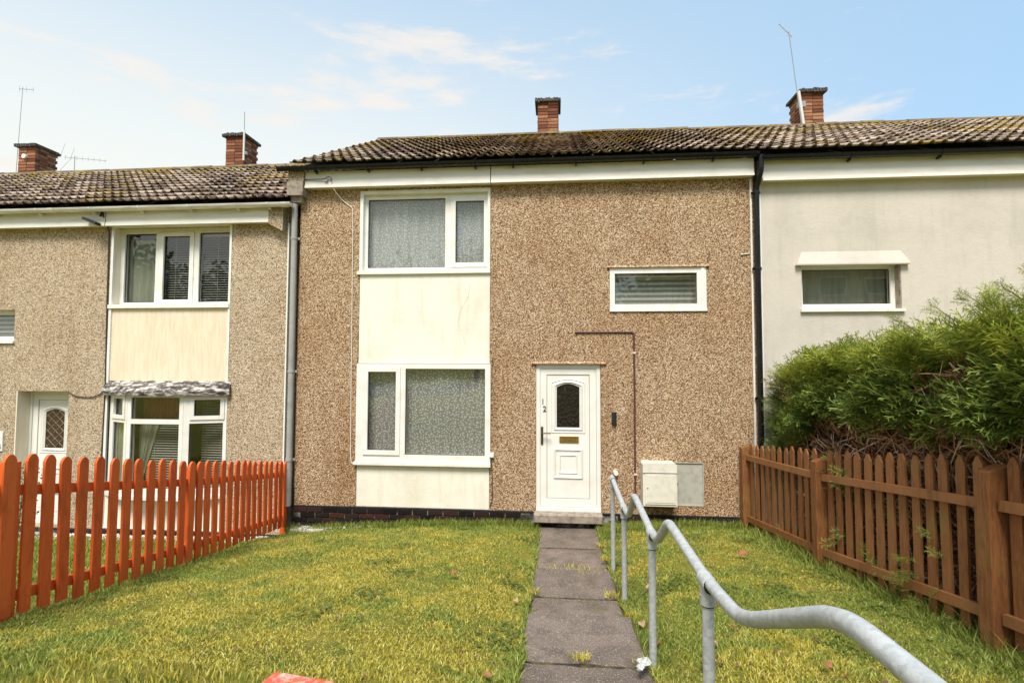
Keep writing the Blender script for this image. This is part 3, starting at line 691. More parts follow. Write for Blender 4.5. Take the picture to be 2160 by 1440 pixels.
# front door
def front_door(house, x0, x1, z0, z1, y, glass_mat, num=True):
    hd = 0.055
    fr = MB().plate(x0, x1, z0, z1, y, y + 0.08, [(x0 + hd, x1 - hd, z0 + 0.04, z1 - hd)]).build('door', 'upvc_door', house)
    MB().box(x0 - 0.0, x1, y - 0.02, y + 0.05, z0 - 0.012, z0 + 0.03).build('threshold', 'upvc_door', fr)
    a, b, c, d = x0 + hd + 0.004, x1 - hd - 0.004, z0 + 0.046, z1 - hd - 0.004
    MB().plate(a, b, c, d, y + 0.012, y + 0.06, [(a + 0.09, b - 0.09, c + 0.115, d - 0.085)]).build('sash', 'upvc_door', fr)
    MB().plate(a + 0.084, b - 0.084, c + 0.109, d - 0.079, y + 0.016, y + 0.03, [(a + 0.098, b - 0.098, c + 0.123, d - 0.093)]).build('gasket', 'pipe_grey', fr)
    MB().plate(x0 + hd - 0.003, x1 - hd + 0.003, z0 + 0.034, z1 - hd + 0.003, y + 0.03, y + 0.035, [(a + 0.01, b - 0.01, c + 0.01, d - 0.01)]).build('rebate', 'pipe_grey', fr)
    pa, pb, pc, pd = a + 0.0985, b - 0.0985, c + 0.1235, d - 0.0935
    cx = (pa + pb) / 2; gx0, gx1 = cx - 0.163, cx + 0.163; gz0 = z0 + 1.165; gz1 = gz0 + 0.575
    # leaf panel with an arch-headed opening: cells left/right/below + head
    arch = [(gx0 + (gx1 - gx0) * k / 10, gz1 + 0.05 * math.sin(math.pi * k / 10)) for k in range(11)]
    yp = y + 0.022
    lf = MB(); lf.plate(pa, pb, pc, gz0, yp, yp + 0.03, [], back=False, outer=False)
    lf.plate(pa, gx0, gz0, pd, yp, yp + 0.03, [], back=False, outer=False); lf.plate(gx1, pb, gz0, pd, yp, yp + 0.03, [], back=False, outer=False)
    for k in range(10):
        (xa, za), (xb, zb) = arch[k], arch[k + 1]
        lf.add([(xa, yp, za), (xb, yp, zb), (xb, yp, pd), (xa, yp, pd)], [(0, 1, 2, 3)]); lf.add([(xa, yp, za), (xb, yp, zb), (xb, yp + 0.03, zb), (xa, yp + 0.03, za)], [(3, 2, 1, 0)])
    lf.build('door_panel', 'upvc_door', fr)
    MB().prism([(gx0 - 0.01, gz0 - 0.01), (gx1 + 0.01, gz0 - 0.01)] + [(x + (0.01 if k == 10 else -0.01 if k == 0 else 0), z + 0.01) for k, (x, z) in list(enumerate(arch))[::-1]], yp + 0.012, yp + 0.022).build('pane', glass_mat, fr)
    def outline(e, bot=None):
        g0, g1, b0 = gx0 - e, gx1 + e, (gz0 - e)
        return [(g0, b0), (g1, b0)] + [(g0 + (g1 - g0) * k / 10, gz1 + e * 0.9 + 0.05 * math.sin(math.pi * k / 10)) for k in range(10, -1, -1)]
    MB().ring(outline(0.052), outline(0.004), yp, 0.018).build('moulding', 'upvc_door', fr)
    MB().ring(outline(0.085), outline(0.058), yp, 0.010).build('moulding', 'upvc_door', fr)
    for (e, zz0, zz1, w_, h_) in [(0.215, z0 + 0.43, z0 + 0.875, 0.05, 0.02), (0.135, z0 + 0.505, z0 + 0.79, 0.035, 0.014)]:
        o_ = [(cx - e, zz0), (cx + e, zz0), (cx + e, zz1), (cx - e, zz1)]; i_ = [(cx - e + w_, zz0 + w_), (cx + e - w_, zz0 + w_), (cx + e - w_, zz1 - w_), (cx - e + w_, zz1 - w_)]
        MB().ring(o_, i_, yp, h_).build('moulding', 'upvc_door', fr)
    return fr, cx, yp, pa, gx0, gx1, gz0, gz1
dr, dcx, dyp, dpa, *_ = front_door(H, -0.272, 0.642, 0.246, 2.312, 0.02, 'door_glass')
lp = MB().plate(0.06, 0.335, 1.195, 1.285, dyp - 0.012, dyp + 0.002, [(0.085, 0.31, 1.212, 1.268)]).build('letter_plate', 'brass', dr)
MB().box(0.087, 0.308, dyp - 0.008, dyp, 1.214, 1.266).build('flap', 'brass', lp)
hp = MB().box(-0.205, -0.172, 0.018, 0.034, 1.17, 1.42).build('door_handle', 'bronze', dr)
MB().tube([(-0.188, 0.02, 1.335), (-0.188, -0.035, 1.335), (-0.178, -0.042, 1.335), (-0.06, -0.042, 1.335)], 0.010, 8).build('lever', 'bronze', hp)
for ch, x, z in (('1', -0.205, 1.74), ('2', -0.18, 1.635)):
    me = text_mesh(ch, 0.115, 0.003); me.materials.append(M['black'])
    inst(me, 'number', dr, Matrix.Translation((x, 0.027, z)))
# fittings on the wall
MB().tube([(0.83, -0.012, 1.475), (0.83, -0.012, 1.64)], 0.036, 12).box(0.805, 0.855, -0.042, 0.0, 1.50, 1.615).build('doorbell', 'black', H)
cp = MB().tube(fillet([(0.30, -0.014, 2.775), (1.10, -0.014, 2.775), (1.118, -0.014, 2.72), (1.118, -0.014, 0.35)], 0.06), 0.0125, 8).build('conduit', 'conduit', H, smooth=True)
for z in (2.48, 0.78): MB().box(1.10, 1.136, -0.03, 0.0, z - 0.012, z + 0.012).build('conduit_clip', 'cable_white', cp)
MB().tube([(0.285, -0.014, 2.775), (0.315, -0.014, 2.775)], 0.018, 8).build('conduit_end', 'conduit', cp)
MB().tube([(0.845, 0.0, 0.80), (0.845, -0.09, 0.80)], 0.032, 12).build('waste_pipe', 'upvc', H)
MB().tube(fillet([(-3.30, -0.13, 4.93), (-3.22, -0.02, 4.80), (-3.10, -0.012, 4.70), (-3.04, -0.012, 4.66), (-3.03, -0.012, 4.3), (-3.015, -0.012, 2.0), (-3.005, -0.012, 0.95), (-2.99, -0.014, 0.85), (-2.93, -0.014, 0.86), (-2.915, -0.02, 0.93)], 0.04), 0.0065, 6).build('cable', 'cable_white', H)
hk = MB().tube(fillet([(-3.74, -0.135, 5.07), (-3.42, -0.15, 5.065), (-3.36, -0.16, 5.10), (-3.31, -0.16, 5.07), (-3.33, -0.14, 5.03)], 0.03), 0.006, 6).build('cable', 'cable_dark', H)
MB().box(-3.43, -3.38, -0.15, -0.12, 5.03, 5.06).build('cable_hook', 'alu', hk)
MB().tube(fillet([(-0.925, -0.012, 1.0), (-0.905, -0.012, 0.8), (-0.895, -0.012, 0.4), (-0.93, -0.012, 0.28)], 0.06), 0.006, 6).build('cable', 'cable_dark', H)
MB().bevbox(-0.945, -0.875, -0.05, 0.0, 0.975, 1.045, 0.01).build('junction_box', 'upvc', H)
MB().tube([(2.60, -0.01, 3.86), (2.73, -0.01, 3.875)], 0.008, 6).build('wall_tie', 'cable_white', H)
# curtains
def wavy(name, x0, x1, y, z0, z1, mat, label, cat, amp=0.012, per=0.09, group=None, gath=None):
    n = max(24, int((x1 - x0) / 0.02)); vs = []; fs = []; nz = 6
    for j in range(nz + 1):
        t = j / nz
        for i in range(n + 1):
            u = i / n; x = x0 + (x1 - x0) * u
            if gath: x = gath(x, 1 - t)
            vs.append((x, y + amp * math.sin(u * (x1 - x0) / per * 2 * math.pi) * (0.4 + 0.6 * (1 - t)) + amp * .6 * math.sin(u * 17), z0 + (z1 - z0) * t))
    for j in range(nz):
        for i in range(n):
            a = j * (n + 1) + i; fs.append((a, a + 1, a + n + 2, a + n + 1))
    o = MB().add(vs, fs).build(name, mat, smooth=True); return tag(o, label, cat, group)
wavy('net_curtain', -2.86, -1.0, 0.17, 3.72, 4.84, 'net_dotted', 'pale grey net curtain with white dots in the upstairs window above the blank panel', 'curtain', 0.02, 0.16)
wavy('net_curtain', -2.86, -0.98, 0.09, 0.93, 2.27, 'net_dotted2', 'darker grey dotted net curtain in the downstairs window left of the number 12 door', 'curtain', 0.022, 0.12)
wavy('net_curtain', 3.44, 4.70, 0.30, 3.10, 3.69, 'voile', 'grey-green sheet added in the small window of the right house to stand in for its reflection', 'curtain', 0.012, 0.14)  # no curtain here: added sheet gives the pane its reflected grey-green
wavy('net_curtain', 0.80, 2.08, 0.18, 3.10, 3.585, 'lace', 'banded lace curtain in the small landing window above the door', 'curtain', 0.006, 0.09)
rb = MB().tube([(0.82, 0.15, 3.60), (2.06, 0.15, 3.60)], 0.02, 10).build('curtain_pole', 'upvc'); tag(rb, 'white curtain pole across the top of the small landing window', 'curtain pole')

# ------------------------------------------------------------------ meter boxes
gm = MB(); gm.prism([(1.19, 0.395), (1.645, 0.395), (1.645, 0.955), (1.62, 0.975), (1.215, 0.975), (1.19, 0.955)], -0.21, -0.001)
g = gm.build('gas_meter_box', 'meter_white'); tag(g, 'white plastic gas meter box standing proud of the wall, right of the door', 'meter box')
MB().plate(1.215, 1.63, 0.425, 0.835, -0.222, -0.211, []).build('door', 'meter_white', g)
MB().plate(1.24, 1.605, 0.45, 0.81, -0.227, -0.223, []).build('door_panel', 'meter_white', g)
MB().box(1.192, 1.643, -0.225, -0.211, 0.845, 0.85).build('hood_lip', 'pipe_grey', g)
MB().tube([(1.25, -0.2275, 0.64), (1.25, -0.232, 0.64)], 0.008, 8).build('lock', 'black', g)
MB().box(1.23, 1.62, -0.15, -0.001, 0.355, 0.394).build('base', 'conduit', g)
e = MB().box(1.668, 2.047, 0.012, 0.05, 0.363, 0.947).build('electricity_meter_cupboard', 'meter_grey'); tag(e, 'flat grey metal meter cupboard door set flush in the wall beside the white box', 'meter box')
MB().plate(1.66, 2.055, 0.355, 0.955, -0.004, 0.035, [(1.672, 2.043, 0.367, 0.943)]).build('frame', 'meter_grey', e)
MB().tube([(1.70, 0.0115, 0.655), (1.70, 0.004, 0.655)], 0.009, 8).build('lock', 'black', e)

# ------------------------------------------------------------------ the right-hand house
HR = empty('terraced_house', (0, 0, 0), 'right-hand terraced house with smooth cream wall behind the hedge', 'house')
MB().plate(2.87, 9.55, 0.0, 5.22, -0.004, 0.30, [(3.415, 4.72, 3.08, 3.70)]).build('wall', 'render_cream', HR)
house_shell(HR, 2.80, 9.55, -0.05, 5.12, 'render_cream')
MB().box(2.862, 2.888, -0.012, 0.0, 0.2, 4.88).build('corner_bead', 'upvc', HR)
w4 = window(HR, 3.415, 4.72, 3.08, 3.70, 0.105, [(3.475, 4.645, 3.165, 3.655, False)])
MB().box(3.39, 4.745, -0.045, 0.11, 3.045, 3.085).build('sill', 'upvc', w4)
MB().prism([(4.705, 3.086), (4.7195, 3.086), (4.7195, 3.70), (4.705, 3.70)], 0.0, 0.104).build('reveal_board', 'concrete', w4)  # brown board paints in the shade on the right-hand jamb
hd = MB().add([(3.33, -0.07, 3.69), (4.81, -0.07, 3.69), (4.81, -0.07, 3.708), (3.33, -0.07, 3.708), (3.42, -0.006, 3.885), (4.72, -0.006, 3.885), (4.81, -0.006, 3.69), (3.33, -0.006, 3.69)],
              [(0, 1, 2, 3), (3, 2, 5, 4), (0, 7, 6, 1), (0, 3, 4, 7), (1, 6, 5, 2)]).build('window_hood', 'render_cream', HR)
f3 = MB().box(2.875, 9.5, -0.12, -0.006, 4.875, 5.15).build('fascia_board', 'fascia', HR)
MB().box(2.875, 9.5, -0.132, -0.119, 4.865, 4.905).build('trim', 'upvc', f3)
gutter(HR, 2.84, 9.5, 5.175, 'gutter_black', [4.0, 5.15, 6.3, 7.5, 8.6])
roof(HR, 2.68, 23, 5.222)
chimney(HR, 5.43, 8.10, 6.9)
MB().plan([(4.6, -0.22), (5.9, -0.22), (5.9, -0.005), (4.6, -0.005)], 2.30, 2.36).build('porch_canopy', 'render_cream', HR)

# ------------------------------------------------------------------ the left-hand house
HL = empty('terraced_house', (0, 0, 0), 'left-hand terraced house with greyer pebbledash, bay window and white gutter', 'house')
MB().plate(-10.5, -4.05, -0.22, 4.75, 0.0, 0.30, [(-6.93, -4.965, -0.219, 4.45), (-8.465, -7.565, -0.219, 1.875), (-9.7, -8.555, 2.66, 3.16)]).build('wall', 'peb_left', HL)
house_shell(HL, -10.5, -4.0, -0.5, 4.62, 'peb_left')
MB().box(-4.052, -4.03, -0.012, 0.25, -0.2, 4.45).build('corner_bead', 'upvc', HL)
plinth(HL, -10.5, -4.03, -0.5, -0.225, [(-8.46, -7.57)])
MB().box(-6.925, -4.97, 0.012, 0.28, 2.03, 3.165).build('infill_panel', 'panel_combed', HL)
MB().box(-6.925, -4.97, 0.012, 0.28, -0.215, 0.44).build('infill_panel', 'panel_white', HL)
MB().plate(-6.945, -4.95, -0.2, 4.46, -0.010, 0.02, [(-6.905, -4.985, -0.19, 4.44)]).build('edge_bead', 'upvc', HL)
w5 = window(HL, -6.93, -4.967, 3.19, 4.45, 0.135, [(-6.845, -6.315, 3.275, 4.375, False), (-6.175, -5.735, 3.315, 4.325, True), (-5.585, -5.03, 3.275, 4.375, False)])
MB().box(-6.95, -4.96, -0.03, 0.14, 3.168, 3.225).build('sill', 'upvc', w5)
MB().prism([(-6.9295, 3.23), (-6.915, 3.23), (-6.915, 4.449), (-6.9295, 4.449)], 0.022, 0.134).build('reveal_board', 'reveal_cream', w5)
w6 = window(HL, -9.7, -8.555, 2.66, 3.16, 0.12, [(-9.6, -8.635, 2.74, 3.09, False)])
MB().box(-9.7, -8.54, -0.03, 0.125, 2.625, 2.665).build('sill', 'upvc', w6)
MB().prism([(-8.4645, -0.2), (-8.445, -0.2), (-8.445, 1.873), (-8.4645, 1.873)], 0.001, 0.2).build('reveal_board', 'reveal_cream', HL)
dl, lcx, lyp, lpa, gx0, gx1, gz0, gz1 = front_door(HL, -8.46, -7.57, -0.21, 1.872, 0.20, 'door_glass_left')
lead = MB()
for k in range(-3, 7):
    for sgn in (1, -1):
        zc = gz0 + k * 0.125
        p0 = (gx0, zc) if sgn > 0 else (gx0, zc + 0.30); p1 = (gx1, zc + 0.30) if sgn > 0 else (gx1, zc)
        t0, t1 = 0.0, 1.0; dz = p1[1] - p0[1]
        lo, hi = gz0, gz1 + 0.03
        ta, tb = sorted(((lo - p0[1]) / dz, (hi - p0[1]) / dz)); t0, t1 = max(0, ta), min(1, tb)
        if t1 - t0 > 0.05:
            q0 = (p0[0] + (p1[0] - p0[0]) * t0, p0[1] + dz * t0); q1 = (p0[0] + (p1[0] - p0[0]) * t1, p0[1] + dz * t1)
            lead.tube([(q0[0], lyp + 0.011, q0[1]), (q1[0], lyp + 0.011, q1[1])], 0.0035, 5)
lead.build('lead_lattice', 'corbel', dl)
# bay window: three facets under a weathered felt canopy
def facet(parent, p, q, lights, z0, z1, first=False):
    (xa, ya), (xb, yb) = p, q; L_ = math.hypot(xb - xa, yb - ya); an = math.atan2(yb - ya, xb - xa)
    mt = Matrix.Translation((xa, ya, 0)) @ Matrix.Rotation(an, 4, 'Z')
    hs = [(a - (0.045 if op else 0), b + (0.045 if op else 0), c - (0.045 if op else 0), d + (0.045 if op else 0)) for a, b, c, d, op in lights]
    xf = lambda v: tuple(mt @ v)
    fr = MB(xf).plate(0, L_, z0, z1, 0, 0.07, hs).build('bay_frame', 'upvc', parent)
    for a, b, c, d, op in lights:
        if op: MB(xf).plate(a - 0.055, b + 0.055, c - 0.055, d + 0.055, -0.016, 0.03, [(a, b, c, d)]).build('casement', 'upvc', fr)
        MB(xf).plate(a - 0.003, b + 0.003, c - 0.003, d + 0.003, 0.02, 0.028, [(a + 0.01, b - 0.01, c + 0.01, d - 0.01)]).build('gasket', 'gasket', fr)
        MB(xf).box(a, b, 0.032, 0.036, c, d).build('pane', 'glass', fr)
    return fr
bay = MB().plan([(-6.86, 0.0), (-6.40, -0.20), (-5.50, -0.20), (-4.97, 0.0)], 0.30, 0.36).build('bay_window', 'upvc', HL)
def bfacet(*a): return facet(bay, *a)
zt, zb2 = 1.84, 0.36
bfacet((-6.86, 0.0), (-6.40, -0.20), [(0.13, 0.40, 1.53, 1.78, True), (0.10, 0.43, 0.46, 1.42, False)], zb2, zt)
bfacet((-6.395, -0.20), (-5.505, -0.20), [(0.06, 0.83, 1.48, 1.80, False), (0.06, 0.83, 0.46, 1.41, False)], zb2, zt)
bfacet((-5.50, -0.20), (-4.97, 0.0), [(0.14, 0.49, 1.53, 1.77, True), (0.08, 0.53, 0.46, 1.42, False)], zb2, zt)
cn = []
for k in range(13):
    t = k / 12; x = -6.97 + 2.08 * t; cn.append((x, -0.05 - 0.27 * math.sin(math.pi * t) ** 0.8))
cv = MB(); n = 13
vs = [(x, y, 1.835) for x, y in cn] + [(x, y - 0.008, 1.90) for x, y in cn] + [(x, y * 0.75 - 0.005, 1.955) for x, y in cn] + [(x * 0.97 - 0.16, 0.011, 2.045) for x, y in cn] + [(x, 0.011, 1.835) for x, y in cn]
fs = []
for i in range(n - 1):
    for r_ in range(3): fs.append((r_ * n + i, r_ * n + i + 1, (r_ + 1) * n + i + 1, (r_ + 1) * n + i))
    fs.append((4 * n + i, 4 * n + i + 1, i + 1, i))
cv.add(vs, fs).build('bay_canopy', 'bay_felt', bay)
MB().plan([(-6.90, 0.0), (-6.42, -0.235), (-5.48, -0.235), (-4.93, 0.0)], 0.295, 0.345).build('sill', 'upvc', bay)
# eaves
f4 = MB().box(-10.5, -6.96, -0.12, 0.005, 4.455, 4.69).build('fascia_board', 'fascia', HL); MB().box(-10.5, -6.96, -0.132, -0.119, 4.44, 4.485).build('trim', 'upvc', f4)
f5 = MB().box(-6.945, -4.30, -0.12, 0.005, 4.455, 4.69).build('fascia_board', 'fascia', HL); MB().box(-6.945, -4.30, -0.132, -0.119, 4.44, 4.485).build('trim', 'upvc', f5)
MB().prism([(-4.298, 4.42), (-4.07, 4.30), (-4.07, 4.72), (-4.298, 4.72)], -0.13, 0.1).build('corbel', 'corbel', HL)
gutter(HL, -10.5, -3.90, 4.70, 'gutter_white', [-9.5, -8.75, -8.0, -7.1, -6.3, -5.5, -4.75, -4.25], joints=[-7.75, -4.0])
roof(HL, -10.55, 22, 4.735)
chimney(HL, -7.42, 7.62, 6.4)
MB().tube(fillet([(-6.985, -0.16, 4.66), (-6.98, -0.02, 4.40), (-6.97, -0.012, 3.0), (-6.945, -0.012, 1.9), (-6.96, -0.012, 1.0), (-6.98, -0.012, -0.1)], 0.05), 0.011, 6).build('cable', 'cable_dark', HL)
MB().tube(fillet([(-6.95, -0.014, 1.93), (-7.02, -0.014, 1.83), (-7.2, -0.014, 1.78), (-7.45, -0.014, 1.80), (-7.56, -0.014, 1.87)], 0.08), 0.008, 6).build('cable', 'cable_dark', HL)
lt = MB().tube([(-7.0, -0.13, 4.66), (-6.98, -0.18, 4.58)], 0.02, 8).build('wall_lamp', 'black', HL)
MB(lambda v: tuple(Matrix.Translation((-7.10, -0.2, 4.49)) @ Matrix.Rotation(R(22), 4, 'Y') @ v)).box(-0.13, 0.11, -0.05, 0.05, -0.02, 0.02).build('lamp_head', 'black', lt)
pl = MB().bevbox(-8.87, -8.645, -0.02, -0.001, 0.93, 1.24, 0.006).build('number_plaque', 'upvc', HL)
me = text_mesh('4', 0.13, 0.002); me.materials.append(M['black']); inst(me, 'number', pl, Matrix.Translation((-8.725, -0.022, 0.955)))
def blind(x0, x1, y, z0, z1, label, gap=0.038):
    m = MB(); z = z0
    while z < z1:
        m.add([(x0, y - 0.011, z - 0.006), (x1, y - 0.011, z - 0.006), (x1, y + 0.011, z + 0.006), (x0, y + 0.011, z + 0.006)], [(0, 1, 2, 3)]); z += gap
    o = m.build('slats', 'slat'); t = empty('venetian_blind', (0, 0, 0), label, 'blind'); o.parent = t; o['kind'] = 'stuff'
    MB().box(x0, x1, y - 0.02, y + 0.02, z1, z1 + 0.035).build('head_rail', 'slat', t)
    for u in (0.2, 0.75): MB().tube([(x0 + (x1 - x0) * u, y - 0.014, z0), (x0 + (x1 - x0) * u, y - 0.014, z1)], 0.003, 4).build('cord', 'slat', t)
blind(-6.30, -5.0, 0.235, 3.26, 4.33, 'open venetian blind in the upstairs window of the left house')
blind(-5.46, -5.02, 0.15, 0.45, 1.76, 'venetian blind in the right-hand light of the bay window')
blind(-6.25, -5.54, 0.02, 0.45, 1.40, 'venetian blind low in the middle light of the bay window')
wavy('net_curtain', -6.86, -6.33, 0.26, 3.24, 4.30, 'voile', 'plain greenish voile at the left side of the left house upstairs window', 'curtain', 0.02, 0.12)
wavy('curtain', -6.36, -5.54, 0.06, 1.46, 1.82, 'curtain_red', 'red pleated curtain in the top light of the bay window', 'curtain', 0.018, 0.08)
wavy('net_curtain', -6.36, -6.02, 0.0, 0.42, 1.45, 'voile', 'gathered pale curtain behind the middle light of the bay window', 'curtain', 0.02, 0.08, gath=lambda x, t: -6.36 + (x + 6.36) * (1 - 0.75 * min(1, t * 1.2)))
wavy('net_curtain', -6.78, -6.46, 0.03, 0.42, 1.80, 'voile', 'pale voile behind the narrow left light of the bay window', 'curtain', 0.01, 0.08)
wavy('net_curtain', -9.65, -8.60, 0.24, 2.70, 3.14, 'lace', 'grey lace curtain in the small window at the far left', 'curtain', 0.01, 0.08)

# ------------------------------------------------------------------ the house beyond it (only its roof shows)
HF = empty('terraced_house', (0, 0, 0), 'farthest left terraced house, only its mossy roof end and chimney in view', 'house')
MB().plate(-17.2, -10.52, -0.22, 4.75, 0.0, 0.30, []).build('wall', 'peb_left', HF)
house_shell(HF, -17.2, -10.52, -0.5, 4.62, 'peb_left')
f6 = MB().box(-17.2, -10.52, -0.12, -0.002, 4.455, 4.69).build('fascia_board', 'fascia', HF)
gutter(HF, -17.2, -10.52, 4.70, 'gutter_white', [-16, -15, -14, -13, -12, -11])
roof(HF, -17.15, 22, 4.735)
chimney(HF, -12.72, 7.56, 6.4)
MB().tube([(-12.75, 3.57, 7.30), (-12.75, 3.66, 7.30)], 0.055, 12).build('flue_ring', 'upvc', HF)

# ------------------------------------------------------------------ aerials
def aerial(label, base, top, boom_dir, boom_len, n_el, el_len, mast_r=0.014, pale=False, elaxis=(0, 0, 1), refl=False):
    t = empty('television_aerial', base, label, 'aerial', None)
    MB().tube([base, top], mast_r, 6).build('mast', 'mast_pale' if pale else 'alu', t)
    b = Vector(top) - Vector((0, 0, 0.05)); d = Vector(boom_dir).normalized()
    MB().tube([b - d * boom_len * 0.25, b + d * boom_len * 0.75], 0.006, 5).build('boom', 'alu', t)
    e = Vector(elaxis)
    for k in range(n_el):
        p = b + d * boom_len * (-0.22 + 0.95 * k / max(1, n_el - 1)); l = el_len * (1 - 0.35 * k / max(1, n_el))
        MB().tube([p - e * l / 2, p + e * l / 2], 0.004, 4).build('element', 'alu', t)
    if refl:
        for s_ in (-1, 1):
            p = b - d * boom_len * 0.22; q = p + Vector((0, 0, s_ * 0.3)) - d * 0.22 * (1 if s_ < 0 else -0.4)
            for o_ in (-0.12, 0.12): MB().tube([p + Vector((0, o_, 0)), q + Vector((0, o_, 0))], 0.0035, 4).build('reflector', 'alu', t)
    return t
aerial('tall leaning aerial mast on the right-hand chimney', (5.16, 3.52, 7.25), (4.93, 3.5, 9.35), (-0.75, -0.2, 0.62), 0.40, 5, 0.26, 0.008, elaxis=(0.45, 0.2, 0.55))
pm = MB().tube([(5.19, 3.50, 7.28), (5.10, 3.50, 8.05)], 0.03, 8).build('aerial_bracket_pole', 'mast_pale'); tag(pm, 'thick pale pole strapped to the right-hand chimney, carrying the aerial', 'pole')
MB().box(5.10, 5.24, 3.50, 3.60, 7.72, 7.84).build('bracket', 'alu', pm)
aerial('faint slender aerial mast at the extreme left of the roofline', (-13.02, 3.65, 6.9), (-12.95, 3.65, 9.05), (1, 0.1, -0.05), 0.35, 3, 0.16, 0.006)
aerial('long horizontal aerial right of the far left chimney', (-11.75, 3.9, 6.6), (-11.75, 3.9, 7.40), (1, 0.2, -0.05), 0.95, 8, 0.12, 0.008, refl=True)
t = empty('aerial_pole', (0, 0, 0), 'pale short pole on the second chimney from the left', 'pole')
MB().tube([(-7.16, 3.56, 7.0), (-7.16, 3.56, 7.72)], 0.022, 8).build('pole', 'mast_pale', t); MB().tube([(-7.16, 3.56, 7.72), (-7.165, 3.56, 8.15)], 0.008, 5).build('rod', 'alu', t)
MB().box(-7.19, -7.1, 3.57, 3.63, 7.15, 7.22).build('bracket', 'alu', t)

# ------------------------------------------------------------------ fences
def lerp(a, b, t): return a + (b - a) * t
def picket_mesh(w, h, th, mat, rounded):
    hw = w / 2
    if rounded: top = [(hw, h - 0.045), (hw * 0.8, h - 0.024), (hw * 0.38, h - 0.004), (0, h), (-hw * 0.38, h - 0.004), (-hw * 0.8, h - 0.024), (-hw, h - 0.045)]
    else: top = [(hw, h - 0.055), (0.008, h), (-0.008, h), (-hw, h - 0.055)]
    me = MB().prism([(-hw, 0), (hw, 0)] + top, 0, th).mesh('picket'); me.materials.append(M[mat]); return me
def interp(y, ys, vs): return float(np.interp(y, ys, vs))
# left, orange
LF = empty('picket_fence', (0, 0, 0), 'orange painted picket fence on the left, round-topped pales', 'fence')
P0, P1 = (-3.94, -0.04), (-3.52, -4.20)
dirL = Vector((P1[0] - P0[0], P1[1] - P0[1], 0)).normalized(); angL = math.atan2(dirL.y, dirL.x)
def lx(y): return lerp(P0[0], P1[0], (y - P0[1]) / (P1[1] - P0[1]))
LTOP = ([-6.5, -4.27, -2.36, -0.1], [2.14, 1.725, 1.315, 0.885]); LBOT = ([-6.5, -4.22, -2.31, 0.0], [1.03, 0.65, 0.285, -0.08])
y = -0.12; k = 0
while y > -4.75:
    zt_ = interp(y, *LTOP) + random.uniform(-.010, .010); zb_ = interp(y, *LBOT) + random.uniform(0.0, .02)
    wd = 0.084 + random.uniform(-.003, .004)
    if 14 <= k <= 15: wd = 0.094
    me = picket_mesh(wd, zt_ - zb_, 0.02, 'orange', True)
    mt = Matrix.Translation((lx(y) + 0.0, y, zb_)) @ Matrix.Rotation(angL + math.pi, 4, 'Z') @ Matrix.Rotation(R(random.uniform(-.9, .9)), 4, 'Y')
    inst(me, 'picket', LF, mt)
    y -= 0.147 + random.uniform(-.006, .006); k += 1
def rail_box(p, q, h, th, off, mat, name, parent):
    p, q = Vector(p), Vector(q); d = (q - p); n = Vector((-d.y, d.x, 0)).normalized()
    a = n * off; b = n * (off + th); u = Vector((0, 0, h / 2))
    vs = [p + a - u, q + a - u, q + b - u, p + b - u, p + a + u, q + a + u, q + b + u, p + b + u]
    return MB().add(vs, [(0, 3, 2, 1), (4, 5, 6, 7), (0, 1, 5, 4), (1, 2, 6, 5), (2, 3, 7, 6), (3, 0, 4, 7)]).build(name, mat, parent)
for (ya, yb) in ((-0.05, -2.33), (-2.34, -4.75)):
    for f_ in (0.215, 0.86):
        za = lerp(interp(ya, *LTOP), interp(ya, *LBOT), f_); zb_ = lerp(interp(yb, *LTOP), interp(yb, *LBOT), f_)
        rail_box((lx(ya), ya, za), (lx(yb), yb, zb_), 0.07, 0.035, -0.057, 'orange', 'rail', LF)
for yy in (-0.03, -2.33, -4.21):
    x_ = lx(yy); a = angL
    xf = (lambda X, Y: (lambda v: tuple(Matrix.Translation((X, Y, 0)) @ Matrix.Rotation(a + math.pi, 4, 'Z') @ v)))(x_ - 0.022, yy)
    MB(xf).box(-0.045, 0.045, -0.0, 0.075, interp(yy, *LBOT) - 0.15, interp(yy, *LTOP) - 0.06).build('post', 'orange', LF)
# right, brown
RF = empty('picket_fence', (0, 0, 0), 'dark brown picket fence on the right in front of the hedge, with square posts', 'fence')
Q0, Q1 = (2.60, -0.05), (2.84, -3.66)
def rx(y): return lerp(Q0[0], Q1[0], (y - Q0[1]) / (Q1[1] - Q0[1]))
dirR = Vector((Q1[0] - Q0[0], Q1[1] - Q0[1], 0)).normalized(); angR = math.atan2(dirR.y, dirR.x)
RTOP = ([-6.5, -3.56, -2.49, -0.3], [2.12, 1.70, 1.525, 1.26]); RBOT = ([-6.5, -3.5, -2.44, -0.2], [0.87, 0.545, 0.385, 0.13])
RUP = ([-6.5, -3.6, -1.95, -0.1], [1.75, 1.395, 1.18, 1.06]); RLO = ([-6.5, -3.6, -1.95, -0.1], [1.04, 0.69, 0.44, 0.245])
posts = [-0.10, -1.80, -3.70, -5.60]
for k in range(3):
    ya, yb = posts[k] - 0.06, posts[k + 1] + 0.06
    n = (11, 13, 13)[k]
    for i in range(n):
        y = lerp(ya, yb, (i + 0.55) / n); zt_ = interp(y, *RTOP) + random.uniform(-.012, .012); zb_ = interp(y, *RBOT) - 0.03
        me = picket_mesh(0.078 + random.uniform(-.003, .003), zt_ - zb_, 0.018, 'brown', False)
        inst(me, 'picket', RF, Matrix.Translation((rx(y) + 0.0, y, zb_)) @ Matrix.Rotation(angR, 4, 'Z') @ Matrix.Rotation(R(random.uniform(-.7, .7)), 4, 'Y'))
    for tab, hh in ((RUP, 0.068), (RLO, 0.072)):
        rail_box((rx(ya), ya, interp(ya, *tab)), (rx(yb), yb, interp(yb, *tab)), hh, 0.038, -0.04, 'brown', 'rail', RF)
